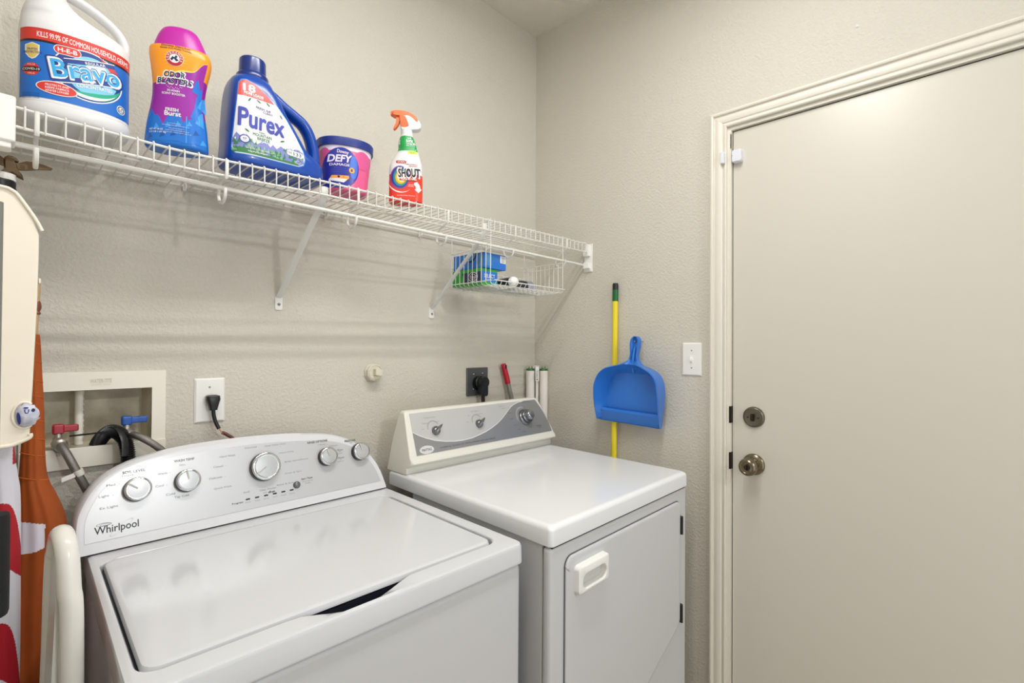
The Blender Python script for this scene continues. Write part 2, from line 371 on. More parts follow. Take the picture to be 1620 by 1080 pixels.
# console
KY0, KK = -.166, .29
def cf(x, z, h=0):     # point on the sloped console face, h proud of it
    n = Vector((0, -1, KK)).normalized(); return Vector((x, KY0+(z-.904)*KK, z))+n*h
ctrl = [(-1.5545, .9078), (-1.5560, .95), (-1.5500, .990), (-1.5230, 1.038), (-1.4800, 1.068), (-1.4200, 1.0845), (-1.349, 1.0925), (-1.250, 1.0955), (-1.164, 1.0935), (-1.075, 1.0865), (-1.005, 1.0765), (-.950, 1.0570), (-.9120, 1.0320), (-.8800, .9950), (-.8610, .9550), (-.8490, .9078)]
OUTL = [(float(a), float(b)) for a, b in catmull(ctrl, 5)]
cx0, cz0 = -1.2025, .96
def sc_(s_, dz=0):
    out = []
    for x, z in OUTL:
        nx, nz = x-cx0, (z-.9078)
        fx = 1-s_/.352; fz = 1-s_/.18
        out.append((cx0+nx*fx, .9078+nz*fz))
    return out
def face_loop(s_, h): return [tuple(cf(x, z, h)) for x, z in sc_(s_)]
def back_loop(y, dz, s_=0): return [(x, y, .9078+(z-.9078)*dz) for x, z in sc_(s_)]
mb = MB().loops([face_loop(.010, .0), face_loop(.004, -.0008), face_loop(.0, -.006), [(x, (KY0+(z-.904)*KK)*.5-.043, .9078+(z-.9078)*1.01) for x, z in sc_(0)], back_loop(-.074, .985, .003), back_loop(-.068, .95, .01)])
obj('console_body', mb, mat('console_white_plastic', '#DCDDE0', .22), wash, smooth=40)
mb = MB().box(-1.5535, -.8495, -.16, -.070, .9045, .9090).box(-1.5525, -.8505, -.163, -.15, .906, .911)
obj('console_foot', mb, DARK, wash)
pan = MB(); S = sc_(.016); S2 = [(x, max(z, .929)) for x, z in S]
S2 = [p for p in S2 if p[1] > .9291]; S2 = [(S2[0][0]-.001, .929)]+S2+[(S2[-1][0]+.001, .929)]
pan.loops([[tuple(cf(x, z, -.001)) for x, z in S2], [tuple(cf(x, z, .0012)) for x, z in S2]])
PANM = mat('silver_white_panel', '#C6C7C9', .30, .25)
PANM.node_tree.nodes['Principled BSDF'].inputs['Coat Weight'].default_value = .2
obj('control_panel', pan, PANM, wash, smooth=25)
pr = Print(.0014, .0001)
def T(s, x, z, w=None, h=.005, mi=0, b=.01): pr.text(s, x, z, mi, w=w, h=h, lay=0, bold=b)
T('SOIL LEVEL', -1.4560, 1.0545, .040, .0052, 0, .015); T('Heavy', -1.467, 1.0475, .020, .005, 1); T('Med  -', -1.492, 1.0335, .022, .0045, 1)
T('Light  -', -1.504, 1.013, .024, .0055, 1); T('Ex Light', -1.500, .990, .030, .0055, 1)
T('WASH TEMP', -1.362, 1.0635, .040, .0052, 0, .015); T('Hot', -1.366, 1.0535, .011, .0042, 1); T('Warm  -', -1.402, 1.041, .024, .0042, 1); T('Cool  -', -1.408, 1.016, .022, .0045, 1); T('Cold', -1.392, .995, .017, .0045, 1); T('Tap Cold', -1.371, .986, .028, .0055, 1)
T('Normal', -1.218, 1.0715, .027, .0045, 1); T('Hand Wash', -1.272, 1.059, .034, .0042, 1); T('Casual  -', -1.290, 1.038, .028, .0042, 1); T('Delicate  -', -1.297, 1.0135, .034, .0042, 1); T('Quick Wash', -1.287, .989, .038, .0045, 1); T('Soak', -1.236, .969, .015, .0042, 1)
T('Deep Water Wash', -1.158, 1.0695, .052, .0045, 1); T('Heavy Duty', -1.132, 1.0475, .038, .0045, 1); T('Bulky Items/Sheets', -1.108, 1.0235, .062, .0048, 1); T('Drain & Spin', -1.120, .995, .042, .0048, 1); T('Rinse & Spin', -1.143, .9705, .042, .0048, 1, .012)
T('Clean Washer', -1.186, .9665, .040, .0045, 1, .012); T('affresh', -1.178, .9585, .016, .0050, 0, .03); T('with', -1.194, .9595, .010, .003, 1)
T('Progress', -1.258, .9475, .024, .0045, 0, .02)
for i, n in enumerate(('Sensing', 'Wash', 'Rinse', 'Spin', 'Hold', 'Done')):
    x = -1.2345+i*.0212; pr.pill(x, .9520+i*.0002, .0105, .0034, 2, 0); T(n, x, .9450, .0125, .0028, 1)
T('Start / Pause', -1.086, .9745, .030, .0045, 0, .02); T('Hold 3 seconds', -1.085, .9680, .028, .003, 1); T('to reset', -1.085, .9625, .014, .003, 1)
T('RINSE OPTIONS', -1.046, 1.0635, .056, .0055, 0, .02); T('1 Rinse', -1.036, 1.0545, .020, .0035, 1); T('2 Rinses', -1.002, 1.0470, .024, .004, 1)
T('1 Rinse', -.9860, 1.0330, .020, .0042, 0, .01); T('with', -.9860, 1.0285, .008, .003, 1); T('softener', -.9860, 1.0238, .018, .003, 1)
T('2 Rinses', -.9860, 1.0120, .023, .0045, 0, .01); T('with', -.9860, 1.0070, .008, .003, 1); T('softener', -.9860, 1.0025, .018, .003, 1)
T('PRESOAK', -.9500, 1.0540, .034, .0052, 0, .02); T('Off', -.9480, 1.0478, .008, .0032, 1); T('On', -.9120, 1.0400, .008, .0032, 1)
pr.text('Whirlpool', -1.4880, .9470, 2, w=.073, h=.0185, lay=1, bold=.012)
pr.ring(-1.509, .9590, .0125, .0032, .0007, 2, 1, n=24); pr.ring(-1.507, .9586, .0085, .0020, .0005, 2, 1, n=24)
for i in range(30):   # thin slanted swirl through the wordmark
    a, b = 2*PI*i/30, 2*PI*(i+1)/30; rr = .6
    def sw(t, k): x, z = .0235*k*math.cos(t), .0052*k*math.sin(t); return (-1.4805+x*math.cos(rr)-z*math.sin(rr), .9475+x*math.sin(rr)+z*math.cos(rr))
    pr.poly([sw(a, 1), sw(b, 1), sw(b, .965), sw(a, .965)], 1, 1)
pr.out('panel_print', [INK, INKL, BLACKP], wash, cf, kind='stuff')
KRIM = mat('bright_chrome_rim', '#D8D9DA', .12, 1); KFACE = mat('brushed_silver_face', '#BFC1C2', .34, .55); KSK = mat('knob_skirt_black', '#0D0E10', .3)
NF = Vector((0, -1, KK)).normalized()
for x, z, r, ang in ((-1.4525, 1.0165, .0245, 140), (-1.3595, 1.0175, .0245, 97), (-1.1905, 1.0205, .0345, 215), (-1.0255, 1.0205, .0245, 103), (-.9265, 1.0195, .0245, 103)):
    o = cf(x, z, .001)
    k = obj('knob', MB().lathe([(r*1.03, 0), (r*1.02, .012), (r*.94, .0155), (.001, .0155)], o, NF, 40), KSK, wash)
    obj('rim', MB().lathe([(r*.97, .0135), (r, .0155), (r*1.0, .0185), (r*.95, .0200), (r*.86, .0203), (r*.82, .0188), (.001, .0186)], o, NF, 40), KRIM, k, smooth=50)
    obj('face', MB().lathe([(r*.80, .0186), (r*.78, .0200), (r*.4, .0206), (.001, .0208)], o, NF, 40), KFACE, k, smooth=50)
    e1 = Vector((1, 0, 0)); e2 = Vector((0, -NF.z, NF.y)) if NF.z*NF.y > 0 else Vector((0, KK, 1)).normalized()
    a = math.radians(ang); d = e1*math.cos(a)+e2*math.sin(a); q = NF.cross(d).normalized()
    P0 = o+NF*.0208; obj('pointer', MB().loops([[P0+d*(r*.05)+q*s*.0016+NF*h, P0+d*(r*.92)+q*s*.0016+NF*h] for s, h in ((-1, 0), (-1, .0014), (1, .0014), (1, 0))], cap0=False, cap1=False), WPLA, k, smooth=0)
o = cf(-1.1145, .9630, .001)
obj('start_button', MB().lathe([(.0092, 0), (.0090, .003), (.0078, .0055), (.005, .007), (.001, .0075)], o, NF, 28), mat('grey_button', '#6F7276', .2, .4), wash, smooth=60)

# ------------------------------------------------------------------ dryer
def dx(u, v, z): return (-.8236+u+.036*v, -.7790+.010*u+v, z)
DW, DD, DT = .690, .695, .938
dry = thing('clothes_dryer', 'white front-load dryer with grey swoosh control panel, right of the washer', 'dryer', dx(DW/2, DD/2, 0))
def dlp(x0, x1, y0, y1, r, z): return [dx(p[0], p[1], z) for p in rrect(x0, x1, y0, y1, r, 6, 6)]
mb = MB().loops([dlp(.001, DW-.001, .001, DD, .012, .8925), dlp(0, DW, 0, DD, .012, .895), dlp(0, DW, 0, DD, .012, DT-.012), dlp(.0025, DW-.0025, .0025, DD-.002, .014, DT-.0045), dlp(.009, DW-.009, .009, DD-.009, .014, DT-.0005), dlp(.016, DW-.016, .016, DD-.016, .012, DT)])
obj('top_panel', mb, ENAMEL, dry, smooth=50)
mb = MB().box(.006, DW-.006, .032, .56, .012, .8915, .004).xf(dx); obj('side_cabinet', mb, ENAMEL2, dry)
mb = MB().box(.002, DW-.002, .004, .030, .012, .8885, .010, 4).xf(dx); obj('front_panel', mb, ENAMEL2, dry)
mb = MB().box(.01, DW-.01, .006, .04, .887, .894).xf(dx).box(0, 0, 0, 0, 0, 0); obj('top_seam', MB().box(.01, DW-.01, .006, .04, .887, .894).xf(dx), DARK, dry)
mb = MB().box(.02, DW-.02, .03, .55, 0, .02).xf(dx); obj('base', mb, DARK, dry)
# door of the dryer: upper left corner round, lower right corner cut
DP = [(.052, .49), (.052, .835)]
for i in range(7): a = PI-PI/2*i/6; DP.append((.077+.025*math.cos(a), .832+.025*math.sin(a)))
for i in range(6): a = PI/2-PI/2*i/5; DP.append((.610+.022*math.cos(a), .835+.022*math.sin(a)))
DP += [(.632, .515)]
for i in range(7): a = -PI/3*i/6; DP.append((.602+.03*math.cos(a), .500+.03*math.sin(a)))
DP += [(.30, .335), (.27, .325), (.075, .325), (.058, .332), (.052, .35)]
cxd = (.34, .6)
def ins(P, k): return [(cxd[0]+(x-cxd[0])*(1-k/.29), cxd[1]+(z-cxd[1])*(1-k/.26)) for x, z in P]
mb = MB().loops([[dx(x, .002, z) for x, z in ins(DP, -.0022)], [dx(x, .0036, z) for x, z in ins(DP, -.0022)]]); obj('door_gap', mb, mat('grey_gasket', '#55585A', .7), dry, smooth=0)
mb = MB().loops([[dx(x, .006, z) for x, z in DP], [dx(x, -.001, z) for x, z in DP], [dx(x, -.0034, z) for x, z in ins(DP, .003)], [dx(x, -.0036, z) for x, z in ins(DP, .010)]])
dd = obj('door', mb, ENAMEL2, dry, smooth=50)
hx0, hx1, hz0, hz1 = .079, .205, .7665, .832
def hl(i, d, r): return [dx(p[0], d, p[1]) for p in rrect(hx0+i, hx1-i, hz0+i, hz1-i, r, 5, 3)]
def hl2(i, d, r, o=.0): return [dx(p[0], d, p[1]) for p in rrect(hx0+i, hx1-i, hz0+i-.004, hz1-i-.006, r, 5, 3)]
mb = MB().loops([hl(0, -.003, .010), hl(.001, -.017, .010), hl(.005, -.020, .010), hl2(.013, -.020, .018), hl2(.0145, -.018, .017), hl2(.016, .001, .016)], cap0=False)
obj('door_handle', mb, WPLA, dd, smooth=50)
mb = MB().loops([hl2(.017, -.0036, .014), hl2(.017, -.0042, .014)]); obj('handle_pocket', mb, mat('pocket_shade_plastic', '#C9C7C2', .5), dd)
HNG = mat('dark_hinge_steel', '#4C4D4E', .35, .9)
for zz in (.780, .508):
    mb = MB().box(.6345, .6445, -.006, .004, zz-.028, zz+.028, .0012).tube([dx(0, 0, 0)]*0 or [(.6375, -.0065, zz-.027), (.6375, -.0065, zz+.027)], .0026, 8).xf(dx)
    hg = obj('hinge', mb, HNG, dry)
    for k in (-.017, .012): obj('screw', MB().lathe([(.0024, 0), (.002, .0012), (.0008, .0016)], (.6412, -.006, zz+k), (0, -1, 0), 10).xf(dx), mat('light_screw_steel', '#A8A8A6', .3, .9), hg)
# dryer console
CXL, CXR = -.7985, -.1110
def narrowing(x, z):
    t = min(1, max(0, (z-.985)/.14)); k = t*t
    m_ = (CXL+CXR)/2
    return x-(.038*k*((x-m_)/((CXR-CXL)/2)) if x > m_ else -.018*k*((m_-x)/((CXR-CXL)/2)))
prof = [(-.080, .938), (-.186, .9385), (-.1875, .950), (-.1895, .957), (-.1985, .963), (-.2140, .9690), (-.2185, .9735), (-.2165, .981), (-.2080, .990), (-.1500, 1.1130), (-.1440, 1.1225), (-.1360, 1.1265), (-.1180, 1.1250), (-.1130, 1.1180), (-.1000, 1.04)]
xs = [(CXL, .010), (CXL+.003, .004), (CXL+.010, 0)]+[(CXL+.010+(CXR-CXL-.02)*i/14, 0) for i in range(1, 14)]+[(CXR-.010, 0), (CXR-.003, .004), (CXR, .010)]
cy_, cz_ = -.15, 1.02
L = []
for x, s_ in xs:
    L.append([(narrowing(x, z), (cy_+(y-cy_)*(1-s_/.07)) if z > .95 else y, (cz_+(z-cz_)*(1-s_/.11)) if z > .99 else z) for y, z in prof])
dc = obj('console_body', MB().loops(L), BISQUE, dry, smooth=40)
DK = .504
def df(x, z, h=0):
    n = Vector((0, -1, DK)).normalized(); return Vector((x, -.2080+(z-.990)*.4715, z))+Vector((0, -1, .4715)).normalized()*h
ND = Vector((0, -1, .4715)).normalized()
def panel_edge():
    P = [(-.7745, .9945), (-.1270, .9950)]
    for i in range(1, 9): t = i/8; P.append((-.1270-.0400*t*t, .9950+.1235*t))
    P += [(-.7640, 1.1170)]
    return P
PE = panel_edge()
mb = MB().loops([[tuple(df(x, z, -.002)) for x, z in PE], [tuple(df(x, z, .0014)) for x, z in PE]])
obj('control_panel', mb, mat('pale_silver_panel', '#C9CACB', .32, .35), dry, smooth=0)
sw_ = [(-.7690, 1.063), (-.750, 1.052), (-.727, 1.042), (-.695, 1.031), (-.656, 1.023), (-.617, 1.0185), (-.580, 1.0175), (-.540, 1.020), (-.503, 1.026), (-.470, 1.0325), (-.440, 1.041), (-.408, 1.052), (-.377, 1.066), (-.350, 1.081), (-.328, 1.094), (-.312, 1.103), (-.290, 1.111), (-.262, 1.1165), (-.240, 1.118)]
dkp = [(-.7735, .9955), (-.1280, .9960)]+[(-.1280-.0395*(i/8)**2, .9960+.1215*i/8) for i in range(1, 9)]
pr = Print(.0016, .00012)
pr.poly(dkp+sw_[::-1], 0, 0)
for a, b in zip(sw_[:-1], sw_[1:]): pr.poly([a, b, (b[0], b[1]-.0022), (a[0], a[1]-.0022)], 1, 1)
pr.ell(-.7330, 1.0070, .026, .0105, 3, 1, rot=.03); pr.ring(-.7330, 1.0070, .027, .0115, .001, 1, 2)
pr.text('MAYTAG', -.7330, 1.0070, 2, w=.036, h=.007, lay=2, bold=.020)
pr.text('COMMERCIAL TECHNOLOGY  WRINKLE PREVENT  INTELLIDRY SENSOR', -.560, 1.0055, 2, w=.245, h=.0042, lay=2)
def T(s, x, z, w, h=.0045, mi=4): pr.text(s, x, z, mi, w=w, h=h, lay=2)
T('Temperature', -.693, 1.0985, .045); T('Medium', -.715, 1.083, .020, .003); T('High', -.668, 1.084, .018, .003); T('Low', -.728, 1.067, .010, .003)
T('End Signal', -.497, 1.101, .032); T('Off', -.529, 1.089, .008, .003); T('On', -.480, 1.091, .030, .003); T('Soft', -.541, 1.070, .012, .003)
T('Start', -.362, 1.108, .022, .004); T('Push to', -.352, 1.100, .024, .003)
T('Auto Dry', -.222, 1.1120, .050, .0035, 2); T('More Dry', -.325, 1.080, .020, .003, 2); T('Normal', -.330, 1.060, .020, .003, 2); T('Less Dry', -.316, 1.037, .024, .003, 2); T('Time Dry', -.306, 1.020, .018, .003, 2); T('Fluff', -.285, 1.010, .014, .003, 2); T('PERMANENT', -.190, 1.0220, .030, .0035, 2); T('PRESS', -.190, 1.0160, .016, .003, 2)
for cx_, cz_k in ((-.686, 1.066), (-.497, 1.068)):
    pr.ring(cx_, cz_k+.002, .0245, .0215, .0040, 5, 1, a0=.5, a1=PI+.2, n=20)
pr.ring(-.262, 1.062, .038, .036, .005, 5, 1, a0=1.2, a1=PI+.3, n=20)
pr.out('panel_print', [mat('dark_silver_swoosh', '#96989B', .35, .45), mat('light_pinstripe', '#E6E6E4', .4), INK, mat('pale_oval_badge', '#D3D4D2', .4), INKL, mat('dial_arc_grey', '#A6A8AA', .4)], dry, lambda u, v, h: df(u, v, h), kind='stuff')
for cx_, cz_k in ((-.686, 1.0600), (-.4975, 1.0620)):
    o = df(cx_+.004, cz_k-.003, .0014)
    k = obj('selector_knob', MB().lathe([(.0150, 0), (.0145, .006), (.0125, .010), (.0085, .013), (.006, .014), (.001, .014)], o, ND, 28), DCHROME, dry, smooth=60)
    d = (Vector((.80, 0, 0))+Vector((0, .4715, 1)).normalized()*.60).normalized(); q = ND.cross(d).normalized(); L = []
    for t, wdt, ht in ((-.0165, .0022, .013), (-.011, .0042, .020), (0, .0050, .024), (.012, .0042, .023), (.021, .0024, .020), (.026, .0008, .0185)):
        c = o+d*t; L.append([c+q*wdt+ND*.010, c+q*wdt*.6+ND*ht, c-q*wdt*.6+ND*ht, c-q*wdt+ND*.010])
    obj('lever', MB().loops(L), DCHROME, k, smooth=60)
o = df(-.2560, 1.0580, .0014)
k = obj('timer_knob', MB().lathe([(.0310, 0), (.0305, .005), (.0270, .008), (.0240, .009), (.0250, .013), (.0255, .020), (.022, .023), (.001, .023)], o, ND, 40), DCHROME, dry, smooth=50)
obj('grip', MB().lathe([(.0180, .022), (.0190, .026), (.0185, .034), (.0160, .0385), (.010, .0405), (.001, .041)], o, ND, 40), mat('satin_silver_cap', '#9A9DA2', .26, .9), k, smooth=60)

# ------------------------------------------------------------------ wire shelf
def zl(x): return float(np.interp(x, [-1.68, -1.62, -1.41, -1.13, -.85, -.57, -.03], [1.7290, 1.7255, 1.7210, 1.7325, 1.7355, 1.7415, 1.7465]))
SY = -.295
shelf = thing('wire_shelf', 'long white wire shelf with hanging rod, across the wall above the washer and dryer', 'shelf', (-.85, -.15, 1.735))
XS = [-1.672+.04*i for i in range(42)]; XS = [x for x in XS if x < -.03]+[-.022]
obj('front_rail', MB().tube([(x, SY, zl(x)) for x in XS], .0026, 8), WIRE, shelf)
obj('front_rail', MB().tube([(x, SY-.001, zl(x)-.0325) for x in XS], .0026, 8), WIRE, shelf)
obj('middle_rail', MB().tube([(x, -.168, 1.7265+(zl(x)-1.735)*.5) for x in XS], .0027, 8), WIRE, shelf)
obj('back_rail', MB().tube([(-1.69, -.010, 1.730), (-.015, -.010, 1.730)], .0027, 8), WIRE, shelf)
obj('hanging_rod', MB().tube([(x, -.275, 1.6712-.0070*(x+1.65)/1.65) for x in XS], .0049, 12), WIRE, shelf)
w0 = None; n = 0
x = -1.6620
while x < -.03:
    z0 = zl(x)
    if w0 is None:
        w0 = obj('deck_wire', MB().tube([(x, -.006, z0+.0015), (x, -.15, z0+.0035), (x, SY-.002, z0+.0040), (x, SY-.0050, z0+.0012), (x, SY-.0050, z0-.030), (x, SY-.002, z0-.0352)], .0015, 6), WIRE, shelf); zz0 = z0; xx0 = x
    else: dupe(w0, shelf, (x-xx0, 0, z0-zz0))
    x += .02545
# rod hangers: flat strap from the lip down and a U under the rod
for hxp in (-1.6220, -1.3310, -1.0270, -.7340, -.4430, -.1560):
    z0 = zl(hxp); P = [(hxp, SY-.0065, z0+.001), (hxp, SY-.0068, z0-.031), (hxp, SY-.002, z0-.038), (hxp, -.264, 1.690), (hxp, -.248, 1.673), (hxp, -.2455, 1.656), (hxp, -.255, 1.643), (hxp, -.270, 1.6385), (hxp, -.284, 1.643), (hxp, -.2915, 1.654), (hxp, -.2935, 1.667)]
    P = [P[0], P[1]]+catmull(P[2:], 3)
    obj('rod_hanger', MB().tube(P, .0029, 8, flat=(1.2, .7)), WIRE, shelf)
# diagonal support braces
for bxp in (-1.110, -.5715):
    zt = zl(bxp)
    mb = MB().tube(catmull([(bxp, -.0035, 1.468), (bxp, -.030, 1.487), (bxp, -.16, 1.597), (bxp, -.275, 1.690), (bxp, -.287, zt-.010)], 4), .0068, 8, flat=(.42, 1.35))
    br = obj('support_brace', mb, mat('brace_white_enamel', '#DCDBD6', .4), shelf, smooth=50)
    mb = MB().loops([[(bxp+a*s, -h, 1.452+b*s) for a, b in rrect(-.0105, .0105, -.020, .020, .006, 4, 2)] for h, s in ((0, 1), (.003, 1), (.0045, .85))])
    obj('foot_plate', mb, WPLA, br)
    obj('screw', MB().lathe([(.0042, .0), (.0040, .0018), (.002, .0030), (.0005, .0032)], (bxp, -.0042, 1.448), (0, -1, 0), 14), mat('steel_screw_head', '#8A8A88', .3, .9), br)
for cxp in (-1.344, -.9755, -.6300, -.305):
    mb = MB().box(cxp-.004, cxp+.004, -.012, -.0005, 1.7185, 1.742, .002).tube([(cxp, -.012, 1.722), (cxp+.001, -.018, 1.724), (cxp+.001, -.019, 1.732), (cxp, -.014, 1.737)], .0022, 6)
    obj('wall_clip', mb, WPLA, shelf)
# end brackets
mb = MB().box(-.004, -.0003, -.311, -.270, 1.635, 1.7495, .0014).box(-.022, -.003, -.303, -.2785, 1.648, 1.672, .002).box(-.020, -.003, -.301, -.276, 1.699, 1.7445, .002).box(-.010, -.003, -.306, -.272, 1.639, 1.655, .002)
eb = obj('end_bracket', mb, WPLA, shelf)
obj('screw', MB().lathe([(.0030, 0), (.002, .0014), (.0005, .0016)], (-.0040, -.286, 1.742), (-1, 0, 0), 12), mat('steel_screw_head', '#8A8A88'), eb)
mb = MB().box(X0+.0005, -1.6475, -.3170, -.272, 1.6620, 1.7380, .004, 3).box(X0+.0005, -1.652, -.3130, -.28, 1.652, 1.664, .003)
obj('end_bracket', mb, WPLA, shelf)

# ------------------------------------------------------------------ hanging basket below the shelf
bk = thing('wire_basket', 'white wire under-shelf basket hanging at the right end of the shelf', 'basket', (-.36, -.2, 1.535))
BX0, BX1, BY0, BY1, BZ = -.556, -.178, -.300, -.095, 1.535
def wr(name, P, r=.0014, **t): return obj(name, MB().tube(P, r, 6), WIRE, bk, **t)
wr('rim', [(BX0, BY1, BZ+.012), (BX0, BY0, BZ+.012)], .0018); wr('rim', [(BX0+.012, BY0-.004, BZ+.014), (BX1+.004, BY0-.004, BZ+.014)], .002)
wr('rim', [(BX0, BY0+.02, 1.655), (BX0, BY1, 1.655), (BX0+.13, BY1, 1.655)], .0018); wr('rim', [(BX1, BY0+.006, 1.650), (BX1, BY1, 1.650), (BX1-.05, BY1, 1.650)], .0018)
wr('rim', [(BX1, BY0+.006, 1.632), (BX1, BY1, 1.632)], .0016); wr('rim', [(BX0, BY1, BZ+.07), (BX1, BY1, BZ+.07)], .0016)
wr('rim', [(BX0, BY1, BZ+.006), (BX1, BY1, BZ+.006)], .0018); wr('rim', [(BX1, BY1, BZ+.006), (BX1, BY0, BZ+.006)], .0018)
for i in range(10):
    y = BY0+.003+i*(BY1-BY0-.006)/9
    zt = zl(BX0)+.008 if i in (0, 2, 4, 9) else 1.657
    zt2 = zl(BX1)+.008 if i in (0, 9) else 1.652
    P = [(BX0, y, zt), (BX0, y, BZ+.008), (BX0+.006, y, BZ+.001), (BX0+.02, y, BZ), (BX1-.02, y, BZ), (BX1-.006, y, BZ+.001), (BX1, y, BZ+.008), (BX1, y, zt2)]
    wr('long_wire', P)
for i in range(15):
    x = BX0+.022+i*(BX1-BX0-.044)/14
    wr('cross_wire', [(x, BY0-.004, BZ+.014), (x, BY0+.002, BZ+.003), (x, BY0+.012, BZ-.0022), (x, BY1-.012, BZ-.0022), (x, BY1+.001, BZ+.004), (x, BY1+.001, BZ+.075)])

def carton(name, label, x0, x1, y0, y1, z0, z1, rot, mats, prt=None, bands=None):
    o = thing(name, label, 'box', ((x0+x1)/2, (y0+y1)/2, z0), rot, local=True)
    w2, d2, h = (x1-x0)/2, (y1-y0)/2, z1-z0
    obj('carton_body', MB().box(-w2, w2, -d2, d2, 0, h, .0015, 2), mats[0], o)
    if bands: bands(o, w2, d2, h, mats)
    return o
BLU = mat('blue_card', '#1F6FC8', .35); GRN = mat('green_card', '#2FA23A', .35); LBLU = mat('pale_blue_card', '#4C86B4', .35); NAV = mat('navy_ink', '#16264F', .4); WH = mat('white_ink', '#E2E2E3', .45)
def lowbox(o, w2, d2, h, m):
    pr = Print(.0004, .0002)
    pr.poly([(-w2+.002, .010), (w2-.002, .010), (w2-.002, h-.010), (-w2+.002, h-.010)], 0, 0); pr.poly([(w2*.1, .003), (w2-.001, .003), (w2-.001, .012), (w2*.2, .012)], 3, 1)
    pr.text('SELECT', 0, h*.55, 1, w=w2*1.3, h=.012, lay=2, bold=.015); pr.text('DRYER SHEETS', 0, h*.33, 1, w=w2*1.1, h=.004, lay=2)
    pr.out('front_print', [BLU, WH, NAV, mat('teal_ink', '#1E9AA8', .4)], o, lambda u, v, k: (u, -d2-k, v))
    pr = Print(.0004, .0002)
    pr.poly([(-d2*.1, .008), (d2-.002, .008), (d2-.002, h-.012), (-d2*.3, h-.012)], 2, 0)
    pr.ring(d2*.45, h*.5, .024, .016, .002, 1, 1); pr.ring(d2*.45, h*.5, .015, .010, .0015, 1, 1); pr.text('Fresh', d2*.45, h*.5, 1, w=.03, h=.009, lay=2)
    pr.out('side_print', [BLU, WH, NAV], o, lambda u, v, k: (-w2-k, -u, v))
carton('dryer_sheet_box', 'green and blue dryer sheet box standing in the wire basket, lower of two', -.5535, -.478, -.250, -.100, 1.5385, 1.594, 0, [GRN], bands=lowbox)
def topbox(o, w2, d2, h, m):
    pr = Print(.0004, .0002)
    pr.poly([(w2*.45, h*.45), (w2*.96, h*.45), (w2*.96, h-.004), (w2*.45, h-.004)], 1, 0)
    for i in range(8): pr.poly([(w2*.55, h*.5+i*.0026), (w2*.85, h*.5+i*.0026), (w2*.85, h*.5+i*.0026+.0012), (w2*.55, h*.5+i*.0026+.0012)], 2, 1)
    pr.poly([(-w2*.9, h*.15), (-w2*.3, h*.15), (-w2*.3, h*.9), (-w2*.9, h*.9)], 3, 0)
    for i in range(5): pr.poly([(-w2*.2, h*.5+i*.004), (w2*.3, h*.5+i*.004), (w2*.3, h*.5+i*.004+.0013), (-w2*.2, h*.5+i*.004+.0013)], 3, 1)
    pr.out('front_print', [BLU, WH, INKL, LBLU], o, lambda u, v, k: (u, -d2-k, v))
    pr = Print(.0004, .0002)
    pr.ell(-d2*.1, h*1.0, .034, .030, 2, 0, a0=PI, a1=2*PI); pr.ell(-d2*.1, h*1.0, .028, .024, 3, 1, a0=PI, a1=2*PI)
    pr.poly([(-d2+.004, .004), (-d2*.65, .004), (-d2*.65, h-.004), (-d2+.004, h-.004)], 3, 0)
    pr.out('side_print', [BLU, WH, NAV, LBLU], o, lambda u, v, k: (-w2-k, u, v))
carton('dryer_sheet_box', 'bright blue dryer sheet box lying on top of the green box in the basket', -.552, -.444, -.256, -.105, 1.5945, 1.646, .04, [BLU], bands=topbox)
lr = thing('spray_can', 'black can with a white domed cap lying in the basket beside the boxes', 'can', (-.42, -.225, 1.5375+.0195))
obj('can_body', MB().lathe([(.016, 0), (.018, .003), (.018, .070), (.0155, .075), (.001, .075)], (-.419, -.262, 1.5385+.0185), (.12, 1, 0), 28), mat('dark_blue_can', '#171B2B', .3), lr)
obj('cap', MB().lathe([(.0175, .0), (.0185, .004), (.0180, .012), (.0150, .019), (.008, .0225), (.001, .0235)], (-.419, -.262, 1.5385+.0185), (-.12, -1, 0), 28), WPLA, lr, smooth=60)
lr = thing('lint_roller_refill', 'dark ribbed roll with a clear grey end, lying behind the white-capped can in the basket', 'roll', (-.36, -.16, 1.5375+.022))
obj('roll', MB().lathe([(.0205, 0), (.0215, .002), (.0215, .012), (.0205, .013), (.0205, .017), (.0215, .018), (.0215, .028), (.0205, .029), (.0205, .033), (.0215, .034), (.0215, .10), (.001, .10)], (-.255, -.190, 1.5385+.0215), (-1, .12, 0), 28), mat('navy_ribbed_plastic', '#23263C', .4), lr)
obj('clear_end_sleeve', MB().lathe([(.0200, 0), (.0222, .002), (.0222, .030), (.0216, .031)], (-.242, -.1915, 1.5385+.0215), (-1, .12, 0), 28), mat('smoky_clear_plastic', '#9EA0B2', .25, alpha=.5), lr)
# ------------------------------------------------------------------ bottles on the shelf
DECK = 1.7395
def seat(name, label, cat, x, y, rot): return thing(name, label, cat, (x, y, zl(x)*.55+1.7335*.45+.0068), rot, local=True)
JW = mat('white_jug_plastic', '#DDDDDE', .33, coat=.1)
